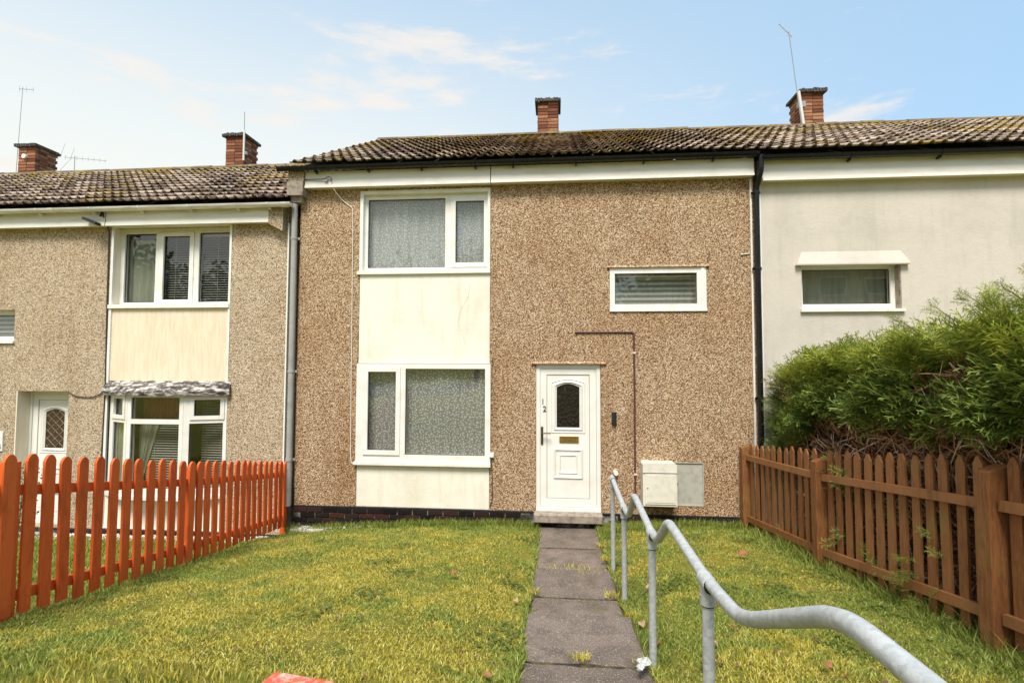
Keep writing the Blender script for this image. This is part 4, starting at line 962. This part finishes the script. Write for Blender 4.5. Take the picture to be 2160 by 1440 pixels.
for k, yy in enumerate(posts):
    zt_ = (1.235, 1.37, 1.665, 2.0)[k]; zb_ = interp(yy, *RBOT) - 0.15; x_ = rx(yy) - 0.012
    p = MB(); h = 0.052; k2 = 0.07
    p.add([(x_ - k2, yy - h, zb_), (x_ + k2, yy - h, zb_), (x_ + k2, yy + h, zb_), (x_ - k2, yy + h, zb_), (x_ - k2, yy - h, zt_ - 0.05), (x_ + k2, yy - h, zt_), (x_ + k2, yy + h, zt_), (x_ - k2, yy + h, zt_ - 0.05)],
          [(0, 3, 2, 1), (4, 5, 6, 7), (0, 1, 5, 4), (1, 2, 6, 5), (2, 3, 7, 6), (3, 0, 4, 7)]).build('post', 'brown', RF)

# ------------------------------------------------------------------ handrail
HRL = empty('handrail', (0, 0, 0), 'galvanised tubular handrail beside the path, kinked at each step', 'handrail')
RX = 0.60
rp = [(-1.78, 1.115), (-2.74, 1.055), (-3.03, 1.075), (-3.31, 1.315), (-4.03, 1.255), (-4.20, 1.275), (-4.48, 1.47), (-5.16, 1.45), (-5.50, 1.475), (-5.64, 1.53), (-6.07, 1.75), (-6.17, 1.78), (-7.0, 1.80)]
MB().tube(fillet([(RX, a, b) for a, b in rp], 0.07, 6), 0.0235, 16).build('rail', 'galv', HRL, smooth=True)
for yy, zz in ((-1.86, 1.105), (-2.72, 1.05), (-4.01, 1.25), (-5.17, 1.445)):
    b = float(gz(RX, yy))
    MB().tube([(RX, yy, b - 0.2), (RX, yy, zz - 0.02)], 0.0225, 14).build('post', 'galv', HRL, smooth=True)
    c = MB().tube([(RX, yy, zz - 0.085), (RX, yy, zz - 0.01)], 0.030, 14).tube([(RX, yy - 0.045, zz + 0.001), (RX, yy + 0.045, zz + 0.001)], 0.031, 14)
    ft = c.build('fitting', 'galv', HRL, smooth=True)
    MB().tube([(RX, yy, zz - 0.089), (RX, yy, zz - 0.085)], 0.0285, 14).tube([(RX, yy - 0.049, zz + 0.001), (RX, yy - 0.045, zz + 0.001)], 0.029, 14).tube([(RX, yy + 0.045, zz + 0.001), (RX, yy + 0.049, zz + 0.001)], 0.029, 14).build('seam', 'gasket', ft)
    MB().tube([(RX - 0.033, yy, zz - 0.05), (RX - 0.026, yy, zz - 0.05)], 0.007, 6).build('grub_screw', 'pipe_grey', ft)

# ------------------------------------------------------------------ conifer hedge
def hedge():
    hg = empty('conifer_hedge', (0, 0, 0), 'overgrown conifer hedge behind the brown fence, bare brown twigs below', 'hedge')
    HYS = [-6.6, -5.4, -4.4, -3.4, -2.6, -1.8, -1.1, -0.55]; HTOP = [2.45, 2.45, 2.42, 2.40, 2.36, 2.30, 2.22, 2.10]
    def top(y): return np.interp(y, HYS, HTOP)
    # ---- spray shapes: flat ferny fans, stem along +u
    def spray(seed, L_=0.30, nb=9):
        r = random.Random(seed); V = []; F = []; T = []
        def strip(p, q, w, t0, t1):
            p, q = np.array(p), np.array(q); d = q - p; nrm = np.array([-d[1], d[0], 0]); nrm = nrm / (np.linalg.norm(nrm) + 1e-9) * w
            m = p + d * 0.55; b = len(V)
            V.extend([p, m + nrm, q, m - nrm]); F.extend([(b, b + 1, b + 2), (b, b + 2, b + 3)]); T.extend([t0, (t0 + t1) / 2, t1, (t0 + t1) / 2])
        strip((0, 0, 0), (L_, 0, r.uniform(-.03, .01)), 0.005, 0.0, 0.9)
        for k in range(nb):
            u = L_ * (0.12 + 0.8 * k / nb); s_ = 1 if k % 2 else -1
            l = (L_ * 0.55) * (1 - 0.55 * k / nb) * r.uniform(0.8, 1.2); an = R(r.uniform(28, 46)) * s_
            e = (u + l * math.cos(an), l * math.sin(an), r.uniform(-.03, .015)); strip((u, 0, -0.01 * k / nb), e, 0.005, 0.1 + 0.5 * u / L_, 1.0)
            for j in range(3):
                f_ = 0.3 + 0.22 * j; bx = u + (e[0] - u) * f_; by = e[1] * f_; bz = e[2] * f_
                an2 = an * (0.15 if j % 2 else 1.9); l2 = l * 0.42 * r.uniform(.8, 1.2)
                strip((bx, by, bz), (bx + l2 * math.cos(an2), by + l2 * math.sin(an2), bz + r.uniform(-.015, .01)), 0.0045, 0.3, 1.0)
        return np.array(V), np.array(F), np.array(T)
    SP = [spray(100 + i) for i in range(5)]
    pos = []; dr_ = []; scl = []; tip_light = []
    def add(p, d, s_, t): pos.append(p); dr_.append(d); scl.append(s_); tip_light.append(t)
    n = 0
    bare = [((-3.25, 2.17), (0.46, 0.16)), ((-2.2, 1.70), (0.5, 0.14))]     # worn holes in the face: centre (y,z), radii
    while n < 4800:      # face towards the lawn
        y = rng.uniform(-6.3, -0.45); tz = float(top(y)); zlo = 1.80 + 0.08 * math.sin(y * 2.7) + 0.05 * math.sin(y * 9) + min(0.16, max(0, (-1.3 - y)) * 0.10)
        if y > -1.25: zlo = lerp(1.75, 0.95, min(1, (y + 1.25) / 0.7))
        z = rng.uniform(zlo - 0.12, tz)
        if any(((y - c[0]) / r_[0]) ** 2 + ((z - c[1]) / r_[1]) ** 2 < rng.uniform(0.6, 1.2) for c, r_ in bare): continue
        bulge = 0.08 * math.sin(math.pi * min(1, max(0, (z - 1.0) / (tz - 1.0)))) + 0.06 * math.sin(y * 5 + z * 4)
        x = 3.10 - bulge + abs(rng.normal(0, 0.13)) + max(0, z - tz + 0.35) * 0.35 + (0.16 if y > -0.9 else 0)
        d = np.array([-0.75 + rng.normal(0, .25), rng.normal(0.15, .45), 0.22 + rng.normal(0, .28)])
        add((x, y, z), d, rng.uniform(0.7, 1.35), np.clip((z - tz + 0.30) / 0.35, 0, 1) * 0.75 + rng.uniform(0, .22)); n += 1  # colour lightens with height, painting in the light on the hedge top
    for k in range(4200):     # top
        y = rng.uniform(-6.4, -0.4); x = rng.uniform(2.95, 4.5); tz = float(top(y)) + 0.05 * math.sin(x * 6 + y * 3) - 0.08 * (x - 3)
        d = np.array([-0.45 + rng.normal(0, .4), rng.normal(0.1, .4), 0.75 + rng.normal(0, .25)])
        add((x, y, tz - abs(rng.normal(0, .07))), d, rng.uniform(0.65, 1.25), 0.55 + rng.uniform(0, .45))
    for k in range(1700):     # far end towards the house, and low foliage at that end
        x = rng.uniform(2.96, 4.3); z = rng.uniform(0.95, 2.2); y = -0.42 - 0.25 * abs(math.sin(z * 2)) * 0.4 + rng.normal(0, .06)
        add((x, y, z), np.array([-0.6 + rng.normal(0, .3), 0.5 + rng.normal(0, .3), 0.2 + rng.normal(0, .3)]), rng.uniform(.6, 1.1), np.clip((z - 1.9) / .3, 0, 1) * .6 + rng.uniform(0, .2))
    # leading shoots standing above the top
    for (y, x, h_) in [(-1.0, 3.1, .12), (-1.5, 3.2, .20), (-2.0, 3.15, .16), (-2.35, 3.25, .30), (-2.9, 3.2, .14), (-3.4, 3.2, .45), (-3.65, 3.35, .38), (-3.95, 3.2, .5), (-4.3, 3.2, .3), (-1.75, 3.6, .25), (-3.1, 3.6, .3)]:
        z0_ = float(top(y)); lean = np.array([-0.35 + rng.normal(0, .12), rng.normal(0.1, .15), 1.0])
        for k in range(int(14 + h_ * 70)):
            t_ = rng.uniform(0, 1); p = np.array([x, y, z0_ - 0.05]) + lean * h_ * t_
            a = rng.uniform(0, 2 * math.pi); d = lean * 0.9 + np.array([math.cos(a), math.sin(a), 0.1]) * 0.75
            add(tuple(p), d, rng.uniform(.4, .75) * (1.15 - 0.5 * t_), 0.5 + 0.4 * t_)
    # long side branches reaching left near the right edge
    shoots = []
    for (y, z, x) in [(-3.45, 2.38, 3.1), (-3.75, 2.42, 3.1), (-3.95, 2.45, 3.15), (-3.1, 2.34, 3.05), (-2.4, 2.28, 3.05), (-1.7, 2.25, 3.05)]:
        r3 = 0.42 if y < -3 else 0.22
        shoots.append([(x - 0.34 * r3 / .42 * t_, y + 0.10 * t_, z + r3 * t_ - 0.06 * t_ * t_) for t_ in (0, .33, .66, 1.0)])
        for k in range(40):
            t_ = k / 40; p = (x - 0.34 * r3 / .42 * t_, y + 0.10 * t_, z + r3 * t_ - 0.06 * t_ * t_)
            a = rng.choice([-1, 1]); add(p, np.array([-0.8, 0.5 * a + rng.normal(0, .15), 0.25 + rng.normal(0, .25)]), rng.uniform(.35, .65) * (1.1 - .5 * t_), .35 + .5 * t_)
    # a few green sprigs poking through the fence
    for (y, z) in [(-0.85, 0.75), (-0.95, 0.55), (-2.15, 0.62), (-3.0, 0.75), (-3.15, 0.62), (-3.2, 0.9), (-1.95, 1.28), (-2.1, 1.22), (-2.6, 0.6)]:
        for k in range(7):
            add((2.90 - rng.uniform(0, .16), y + rng.normal(0, .10), z + rng.normal(0, .10)), np.array([-0.7 + rng.normal(0, .3), rng.normal(0, .5), -0.1 + rng.normal(0, .4)]), rng.uniform(.35, .7), rng.uniform(.1, .45))
    pos = np.array(pos); D = np.array(dr_); D /= np.linalg.norm(D, axis=1, keepdims=True); scl = np.array(scl); tip_light = np.array(tip_light)
    up_ = np.tile([0., 0, 1], (len(D), 1)) + rng.normal(0, .45, (len(D), 3))
    Sx = np.cross(up_, D); Sx /= np.linalg.norm(Sx, axis=1, keepdims=True); Ux = np.cross(D, Sx)
    ty = rng.integers(0, 5, len(D)); VV = []; FF = []; TT = []; base = 0
    for i in range(5):
        sel = np.where(ty == i)[0]; v, f, t_ = SP[i]
        P = pos[sel][:, None, :] + scl[sel][:, None, None] * (v[None, :, 0:1] * D[sel][:, None, :] + v[None, :, 1:2] * Sx[sel][:, None, :] + v[None, :, 2:3] * Ux[sel][:, None, :])
        VV.append(P.reshape(-1, 3)); FF.append((f[None] + (np.arange(len(sel)) * len(v))[:, None, None] + base).reshape(-1, 3))
        TT.append(np.clip(tip_light[sel][:, None] * (0.45 + 0.55 * t_[None]), 0, 1).ravel()); base += len(sel) * len(v)
    o = np_mesh('foliage', np.concatenate(VV), np.concatenate(FF), 'foliage', {'tip_and_top_light': np.concatenate(TT)}, hg); o['kind'] = 'stuff'
    # dead brown sprays filling the shaded inside
    m_ = 3400; ps = np.stack([rng.uniform(3.15, 4.4, m_), rng.uniform(-6.2, -0.6, m_), np.zeros(m_)], 1)
    g_ = gz(ps[:, 0], ps[:, 1]); ps[:, 2] = g_ + 0.05 + rng.uniform(0, 1, m_) * (top(ps[:, 1]) - 0.25 - g_)
    D2 = rng.normal(0, 1, (m_, 3)); D2 /= np.linalg.norm(D2, axis=1, keepdims=True); S2 = np.cross(rng.normal(0, 1, (m_, 3)), D2); S2 /= np.linalg.norm(S2, axis=1, keepdims=True); U2 = np.cross(D2, S2)
    v, f, t_ = SP[0]; P = ps[:, None, :] + 1.3 * (v[None, :, 0:1] * D2[:, None, :] + 1.3 * v[None, :, 1:2] * S2[:, None, :] + v[None, :, 2:3] * U2[:, None, :])
    o = np_mesh('dead_foliage', P.reshape(-1, 3), (f[None] + (np.arange(m_) * len(v))[:, None, None]).reshape(-1, 3), 'twig', None, hg); o['kind'] = 'stuff'
    # trunks
    for (x, y) in [(3.5, -0.9), (3.45, -1.65), (3.55, -2.4), (3.42, -3.0), (3.5, -3.7), (3.5, -4.5), (3.5, -5.4)]:
        g0 = float(gz(x, y)); lx_ = random.uniform(-.12, .12); ly_ = random.uniform(-.15, .15); hh = float(top(y)) - 0.25
        MB().tube([(x, y, g0 - 0.1), (x + lx_ * .3, y + ly_ * .4, lerp(g0, hh, .35)), (x + lx_ * .7, y + ly_, lerp(g0, hh, .7)), (x + lx_, y + ly_, hh)], [0.05, 0.042, 0.03, 0.012], 8).build('trunk', 'bark', hg, smooth=True)
    # dead inner twigs
    m = MB()
    for k in range(2600):
        y = rng.uniform(-6.2, -0.55); x = 2.93 + 0.6 * rng.uniform(0, 1) ** 1.8; z = rng.uniform(0.75 + max(0, -y - 1) * 0.1, min(2.45, float(top(y)) - 0.15))
        l = rng.uniform(.18, .55); d = Vector((-0.6 + rng.normal(0, .3), rng.normal(0, .55), 0.25 + rng.normal(0, .45))).normalized()
        p = Vector((x, y, z)); q = p + d * l * .5 + Vector(rng.normal(0, .03, 3)); e = p + d * l + Vector((0, 0, -0.05)) + Vector(rng.normal(0, .05, 3))
        for w_ in (p, q, e):
            w_.x = max(w_.x, 2.9)
        r_ = rng.uniform(.0025, .006); m.tube([p, q, e], [r_ * 1.4, r_, r_ * .5], 3, cap=False)
    tw = m.build('twigs', 'twig', hg); tw['kind'] = 'stuff'
    m = MB()
    for k in range(26):
        y = rng.uniform(-5.5, -0.8); p = Vector((3.45 + rng.normal(0, .1), y + rng.normal(0, .1), rng.uniform(.9, 1.9))); d = Vector((-0.5 + rng.normal(0, .2), rng.normal(0, .6), 0.7)).normalized()
        m.tube([p, p + d * .35, p + d * .8 + Vector((-.05, 0, .05))], [.016, .011, .005], 6)
    for sh in shoots: m.tube(sh, [.008, .006, .004, .002], 5)
    m.build('branches', 'bark', hg)['kind'] = 'stuff'
hedge()

# ------------------------------------------------------------------ grass
def blades(n, xr, yr, hfun, keep, wd=(0.0022, 0.0042), lush=None, bend=0.6):
    x = rng.uniform(*xr, n); y = rng.uniform(*yr, n); k = keep(x, y); x, y = x[k], y[k]; n = len(x)
    h = hfun(x, y) * rng.uniform(.55, 1.35, n); a = rng.uniform(0, 2 * np.pi, n); b = rng.uniform(0, 2 * np.pi, n); w = rng.uniform(*wd, n)
    ln = rng.uniform(.1, bend, n) * h
    z = gz(x, y) - 0.025
    dx, dy = np.cos(a) * w, np.sin(a) * w; lx_, ly_ = np.cos(b) * ln, np.sin(b) * ln
    v = np.stack([np.stack([x - dx, y - dy, z], 1), np.stack([x + dx, y + dy, z], 1), np.stack([x + lx_ * .4 - dx * .75, y + ly_ * .4 - dy * .75, z + h * .6], 1), np.stack([x + lx_ * .4 + dx * .75, y + ly_ * .4 + dy * .75, z + h * .6], 1), np.stack([x + lx_ * 1.1, y + ly_ * 1.1, z + h], 1)], 1)
    f = np.array([[0, 1, 3], [0, 3, 2], [2, 3, 4]])
    L_ = np.repeat(lush(x, y) if lush else np.zeros(n), 5)
    return v.reshape(-1, 3), (f[None] + (np.arange(n) * 5)[:, None, None]).reshape(-1, 3), L_
def xleft(y): return lerp(P0[0], P1[0], (y - P0[1]) / (P1[1] - P0[1]))
def xright(y): return lerp(Q0[0], Q1[0], (y - Q0[1]) / (Q1[1] - Q0[1]))
def on_lawn(x, y): return (x > xleft(y) + 0.01) & (x < xright(y) + 0.05) & ~((x > -0.205 + 0.015 * np.sin(y * 9) + 0.012 * np.sin(y * 23)) & (x < 0.565 + 0.015 * np.sin(y * 8 + 2) + 0.012 * np.sin(y * 19)))
def edge(x, y):     # 0..1 near wall, fences and path edges
    e = np.maximum.reduce([0.35 * np.exp(-np.abs(x - xleft(y)) / 0.08), np.exp(-np.abs(x - xright(y)) / 0.13), np.exp(np.clip(y, -9, 0) / 0.16), 0.55 * np.exp(-np.minimum(np.abs(x + 0.21), np.abs(x - 0.57)) / 0.06)])
    return np.clip(e, 0, 1)
def lushf(x, y): return np.clip(edge(x, y) * 0.7 + 0.2 * (x > 0.6) + 0.25 * np.exp(np.clip(y, -9, 0) / 0.5) + 0.1 * (np.abs(x + 3.0) < 0.6), 0, 1)
def lawn_h(x, y):
    v = np.sin(x * 2.3 + 1.7 * np.sin(y * 1.9)) * np.sin(y * 3.1 + 1.3 * np.sin(x * 1.4)) + 0.5 * np.sin(x * 7.1 + y * 3.3) * np.sin(y * 8.3 - x * 2)
    return 0.020 + 0.007 * v + 0.055 * edge(x, y)
sets = [blades(210000, (-3.9, 2.85), (-4.75, -2.7), lawn_h, on_lawn, bend=1.3, lush=lushf),
        blades(130000, (-3.95, 2.75), (-2.7, -0.02), lawn_h, on_lawn, bend=1.2, wd=(0.003, 0.005), lush=lushf),
        blades(25000, (-3.6, 3.0), (-6.2, -4.75), lambda x, y: 0.045 + 0.03 * edge(x, y), on_lawn, wd=(0.003, 0.005), lush=lushf),
        blades(9000, (-3.95, 2.7), (-0.16, -0.02), lambda x, y: 0.105 + 0 * x, on_lawn, lush=lambda x, y: 0.9 + 0 * x),
        blades(2500, (0.58, 1.5), (-0.35, -0.02), lambda x, y: 0.09 + 0 * x, on_lawn, lush=lambda x, y: 1 + 0 * x),
        blades(5000, (2.3, 3.0), (-4.6, -0.2), lambda x, y: 0.13 + 0 * x, lambda x, y: (np.abs(x - xright(y)) < 0.14), lush=lambda x, y: .5 + 0 * x, bend=1.0),
        blades(1800, (-4.0, -3.4), (-4.6, -0.2), lambda x, y: 0.06 + 0 * x, lambda x, y: (np.abs(x - xleft(y)) < 0.07), lush=lambda x, y: .4 + 0 * x, bend=1.0),
        blades(40000, (-8.0, -3.6), (-3.6, -0.35), lambda x, y: 0.05 + 0 * x, lambda x, y: x < xleft(y) - 0.06, wd=(0.004, 0.007), lush=lambda x, y: .75 + 0 * x)]
def tuft(cx, cy, n, rad, h):
    return blades(n, (cx - rad, cx + rad), (cy - rad * .6, cy + rad * .6), lambda x, y: h + 0 * x, lambda x, y: ((x - cx) / rad) ** 2 + ((y - cy) / (rad * .6)) ** 2 < 1, lush=lambda x, y: -.3 + 0 * x, bend=1.6)
VV, FF, LL, b = [], [], [], 0
for v, f, l in sets:
    VV.append(v); FF.append(f + b); LL.append(l); b += len(v)
gr = np_mesh('lawn_grass', np.concatenate(VV), np.concatenate(FF), 'grass', {'lush': np.concatenate(LL)}); gr['kind'] = 'stuff'
tag(gr, 'short mossy grass of the sloping front lawn', 'grass')
VV, FF, LL, b = [], [], [], 0
for (cx, cy, n, rad, h, dz) in [(0.15, -4.03, 90, .07, .035, 0), (0.50, -2.66, 130, .08, .04, 0), (-0.20, -2.68, 100, .06, .05, 0), (0.2, -1.94, 260, .36, .03, 0), (0.56, -1.5, 110, .07, .05, 0), (0.56, -0.9, 100, .06, .05, 0), (0.53, -4.03, 60, .06, .04, 0), (0.56, -3.3, 70, .05, .05, 0)]:
    v, f, l = tuft(cx, cy, n, rad, h); v = v.copy(); v[:, 2] += 0.03; VV.append(v); FF.append(f + b); LL.append(l); b += len(v)
tf = np_mesh('dry_grass_tufts', np.concatenate(VV), np.concatenate(FF), 'grass', {'lush': np.concatenate(LL)}); tf['kind'] = 'stuff'
tag(tf, 'dry grass tufts growing in the joints of the path', 'grass')
def lawn_bits(name, n, size, mat, label, cat, centres, spread):
    c = np.array(centres)[rng.integers(0, len(centres), n)] if centres else np.stack([rng.uniform(-3.8, 2.7, n), rng.uniform(-4.7, -0.2, n)], 1)
    xy = c + rng.normal(0, spread, (n, 2)); k = on_lawn(xy[:, 0], xy[:, 1]) & (xy[:, 1] < -0.03); xy = xy[k]; n = len(xy)
    z = gz(xy[:, 0], xy[:, 1]) + rng.uniform(-0.008, 0.012, n); a = rng.uniform(0, 6.28, n); l = rng.uniform(.6, 1.4, n) * size; w = l * rng.uniform(.25, .5, n)
    P = np.stack([xy[:, 0], xy[:, 1], z], 1); D = np.stack([np.cos(a), np.sin(a), rng.uniform(-.1, .5, n)], 1) * l[:, None]; E_ = np.stack([-np.sin(a), np.cos(a), rng.uniform(-.3, .3, n)], 1) * w[:, None]
    V = np.stack([P, P + D * .5 + E_, P + D, P + D * .5 - E_], 1).reshape(-1, 3); i = np.arange(n) * 4
    o = np_mesh(name, V, np.concatenate([np.stack([i, i + 1, i + 2], 1), np.stack([i, i + 2, i + 3], 1)]), mat); o['kind'] = 'stuff'; tag(o, label, cat)
lawn_bits('lawn_debris', 900, 0.022, 'bark', 'dark specks of dead moss and leaf crumbs in the lawn', 'debris', None, 0.05)
lawn_bits('lawn_weeds', 2200, 0.030, 'leaf_green', 'low broad-leaved weeds in patches of the lawn', 'weeds', [(rng.uniform(-3.5, 2.5), rng.uniform(-4.4, -0.3)) for _ in range(26)] + [(2.5, -2.2), (2.55, -3.0), (2.6, -3.8), (-0.33, -3.9), (-0.35, -2.5), (0.75, -0.5)], 0.09)
# pebble strip under the left house
def pebbles():
    pv = np.array([[1, 0, 0], [-1, 0, 0], [0, 1, 0], [0, -1, 0], [0, 0, 1], [0, 0, -1]], float); pf = np.array([[0, 2, 4], [2, 1, 4], [1, 3, 4], [3, 0, 4], [2, 0, 5], [1, 2, 5], [3, 1, 5], [0, 3, 5]])
    n = 2600; x = rng.uniform(-8.6, -4.1, n); y = rng.uniform(-0.5, -0.05, n); s_ = rng.uniform(.012, .03, (n, 1, 3)) * np.array([1, 1, .6]); z = gz(x, y) - 0.01
    V = pv[None] * s_ + np.stack([x, y, z], 1)[:, None, :]
    m2 = 260; x2 = rng.uniform(-3.86, -2.6, m2); y2 = rng.uniform(-0.13, -0.03, m2); s2 = rng.uniform(.012, .035, (m2, 1, 3)) * np.array([1, 1, .7]); V2 = pv[None] * s2 + np.stack([x2, y2, gz(x2, y2) + 0.01], 1)[:, None, :]
    V = np.concatenate([V, V2]); n += m2
    o = np_mesh('pebble_strip', V.reshape(-1, 3), (pf[None] + (np.arange(n) * 6)[:, None, None]).reshape(-1, 3), 'pebble'); o['kind'] = 'stuff'
    tag(o, 'strip of pale pebbles along the foot of the left house wall', 'pebbles')
pebbles()
# broken concrete kerb at the foot of the wall on the left
kb = MB()
for k in range(7):
    x = -3.84 + k * 0.13; kb.box(x, x + 0.125, -0.16 + random.uniform(-.01, .01), -0.035, -0.25, -0.065 + random.uniform(-.02, .012))
tag(kb.build('concrete_edging', 'pebble'), 'broken pale concrete edging at the wall foot by the grey downpipe', 'edging')

# ------------------------------------------------------------------ small things on the lawn
def leaf_mesh(mat, seed):
    r = random.Random(seed); L_ = 0.10; n = 6; vs = []; fs = []
    for i in range(n + 1):
        t_ = i / n; w = 0.034 * math.sin(math.pi * min(1, t_ * 0.95 + 0.03)) ** 0.8; c = 0.02 * math.sin(math.pi * t_)
        vs += [(t_ * L_, -w, c + 0.014 * r.uniform(.4, 1.6)), (t_ * L_, 0, c), (t_ * L_, w, c + 0.014 * r.uniform(.4, 1.6))]
    for i in range(n):
        for j in range(2): fs.append((i * 3 + j, i * 3 + 3 + j, i * 3 + 4 + j, i * 3 + 1 + j))
    me = MB().add(vs, fs).mesh('fallen_leaf'); me.materials.append(M[mat]); return me
LM = [leaf_mesh('leaf_dead', 1), leaf_mesh('leaf_dead', 2), leaf_mesh('leaf_pale', 3)]
def leaf(x, y, k, s_, label, group=None):
    o = bpy.data.objects.new('fallen_leaf', LM[k]); COL.objects.link(o)
    o.matrix_world = Matrix.Translation((x, y, float(gz(x, y)) + 0.028)) @ Matrix.Rotation(random.uniform(0, 6.28), 4, 'Z') @ Matrix.Rotation(random.uniform(-.4, .4), 4, 'X') @ Matrix.Scale(s_, 4)
    tag(o, label, 'leaf', group)
leaf(2.00, -1.75, 0, 1.15, 'large orange-brown dead leaf on the grass near the middle fence post')
leaf(0.85, -4.15, 0, 1.0, 'curled brown dead leaf on the grass between the two nearest rail posts')
leaf(0.62, -3.55, 2, .8, 'pale dead leaf beside the path edge, level with the widest slab')
for (x, y, k) in [(0.80, -2.6, 2), (1.15, -3.75, 0), (0.95, -3.95, 2), (0.68, -3.75, 0), (1.5, -4.3, 1), (-0.35, -4.45, 0), (-0.31, -3.1, 2), (-0.9, -2.9, 0)]:
    leaf(x, y, k, random.uniform(.45, .75), 'small withered leaf lying in the lawn grass', 'small withered leaves scattered over the lawn')
# crumpled clear wrapper by the path
def litter():
    r = random.Random(5); m = MB()
    for (cx, cy, s_) in ((0.0, 0, 1.0), (-0.03, -0.05, .7)):
        vs = []; fs = []; nu, nv = 9, 6
        for j in range(nv + 1):
            for i in range(nu):
                a = 2 * math.pi * i / nu; b = math.pi * j / nv; q = 0.038 * s_ * r.uniform(.55, 1.3)
                vs.append((cx + q * math.cos(a) * math.sin(b), cy + q * math.sin(a) * math.sin(b), q * 0.6 * math.cos(b)))
        for j in range(nv):
            for i in range(nu): fs.append((j * nu + i, j * nu + (i + 1) % nu, (j + 1) * nu + (i + 1) % nu, (j + 1) * nu + i))
        m.add(vs, fs)
    o = m.build('litter', 'litter'); o.location = (0.525, -4.12, float(gz(0.525, -4.12)) + 0.045); tag(o, 'crumpled pale plastic wrapper at the path edge beside the rail post', 'litter')
litter()
# red painted kerb stone showing at the very bottom of the picture
rs = MB(lambda v: tuple(Matrix.Translation((-1.19, -5.02, float(gz(-1.2, -5.02)) - 0.02)) @ Matrix.Rotation(R(-9), 4, 'Z') @ v)).bevbox(-0.16, 0.16, -0.20, 0.10, -0.1, 0.07, 0.01).build('painted_slab', 'red_paint')
tag(rs, 'flaking red painted slab lying in the lawn at the bottom edge', 'slab')
# plant behind the orange fence
def plant(loc, label, n, rad, h):
    t = empty('garden_plant', loc, label, 'plant'); V = []; F = []; b = 0
    for k in range(n):
        c = Vector(loc) + Vector((rng.normal(0, rad), rng.normal(0, rad), rng.uniform(.05, h))); d = Vector(rng.normal(0, 1, 3)).normalized(); s_ = d.cross(Vector((0.1, 0.2, 1))).normalized()
        l = rng.uniform(.03, .07); V += [c, c + d * l * .5 + s_ * l * .3, c + d * l, c + d * l * .5 - s_ * l * .3]; F += [(b, b + 1, b + 2), (b, b + 2, b + 3)]; b += 4
    np_mesh('leaves', np.array(V), np.array(F), 'leaf_green', None, t)
    for k in range(6): MB().tube([loc, (loc[0] + random.uniform(-rad, rad), loc[1] + random.uniform(-rad, rad), loc[2] + h * .8)], .005, 4).build('stem', 'bark', t)
plant((-7.75, -0.5, float(gz(-7.75, -.5))), 'bushy plant by the left house door, seen between the orange pales', 420, .13, 1.0)

# ------------------------------------------------------------------ across the road, behind the photographer: seen only as reflections
road = MB().add([(-300, -22, 1.06), (300, -22, 1.06), (300, -14.5, 1.06), (-300, -14.5, 1.06)], [(0, 1, 2, 3)]).build('road', 'asphalt'); road['kind'] = 'structure'
OH = empty('tall_opposite_house', (0, 0, 0), 'house across the road behind the viewpoint, built tall to fill the window reflection', 'building')
MB().box(11, 31, -38, -30.0, 0.9, 11.5).build('wall', 'peb_left', OH)  # opposite house stretched upward so its wall shows in the window reflection
MB().add([(10.7, -29.6, 11.4), (31.3, -29.6, 11.4), (31.3, -34, 13.9), (10.7, -34, 13.9), (10.7, -38.4, 11.4), (31.3, -38.4, 11.4)], [(1, 0, 3, 2), (3, 4, 5, 2), (0, 4, 3), (1, 2, 5)]).build('roof', 'cap', OH)
for x in (12.5, 15.7, 18.9, 22.1, 25.3, 28.5):
    for z in (2.0, 4.7, 7.4, 9.8):
        MB().box(x, x + 1.7, -29.99, -29.95, z, z + 1.25).build('window', 'upvc', OH); MB().box(x + .1, x + 1.6, -29.949, -29.94, z + .1, z + 1.15).build('pane', 'gasket', OH)
def tree_mesh(seed):
    g_ = np.random.default_rng(seed); n = 2600; cl = g_.normal(0, 1, (40, 3)); cl /= np.linalg.norm(cl, axis=1, keepdims=True); cl *= g_.uniform(.4, 1, (40, 1)) * np.array([2.2, 2.2, 2.9])
    c = cl[g_.integers(0, 40, n)] + g_.normal(0, .55, (n, 3)); d = g_.normal(0, 1, (n, 3)); d /= np.linalg.norm(d, axis=1, keepdims=True); e = np.cross(d, g_.normal(0, 1, (n, 3))); e /= np.linalg.norm(e, axis=1, keepdims=True)
    s_ = g_.uniform(.12, .28, (n, 1)); V = np.stack([c, c + d * s_ + e * s_ * .5, c + d * s_ * 2, c + d * s_ - e * s_ * .5], 1).reshape(-1, 3)
    k = np.arange(n) * 4; F = np.concatenate([np.stack([k, k + 1, k + 2], 1), np.stack([k, k + 2, k + 3], 1)]); return V, F
TV, TF = tree_mesh(3)
for i, (x, y, s_) in enumerate([(-30, -27, 1.3), (-23, -26, 1.1), (-16.5, -28, 1.35), (-10.5, -26, 1.1), (-5.5, -27, 1.25), (1, -28, 1.2), (7, -27, 1.1)]):
    t = empty('garden_tree', (x, y, 1), 'leafy tree across the road behind the viewpoint', 'tree', 'trees across the road behind the viewpoint')
    V = TV * s_; V = V @ np.array([[math.cos(i), math.sin(i), 0], [-math.sin(i), math.cos(i), 0], [0, 0, 1]]) + np.array([x, y, 1 + 4.6 * s_])
    np_mesh('crown', V, TF, 'tree_leaf', None, t)
    MB().tube([(x, y, 0.8), (x + .1, y, 3), (x, y + .1, 5.5 * s_)], [.22, .17, .06], 8).build('trunk', 'bark', t)
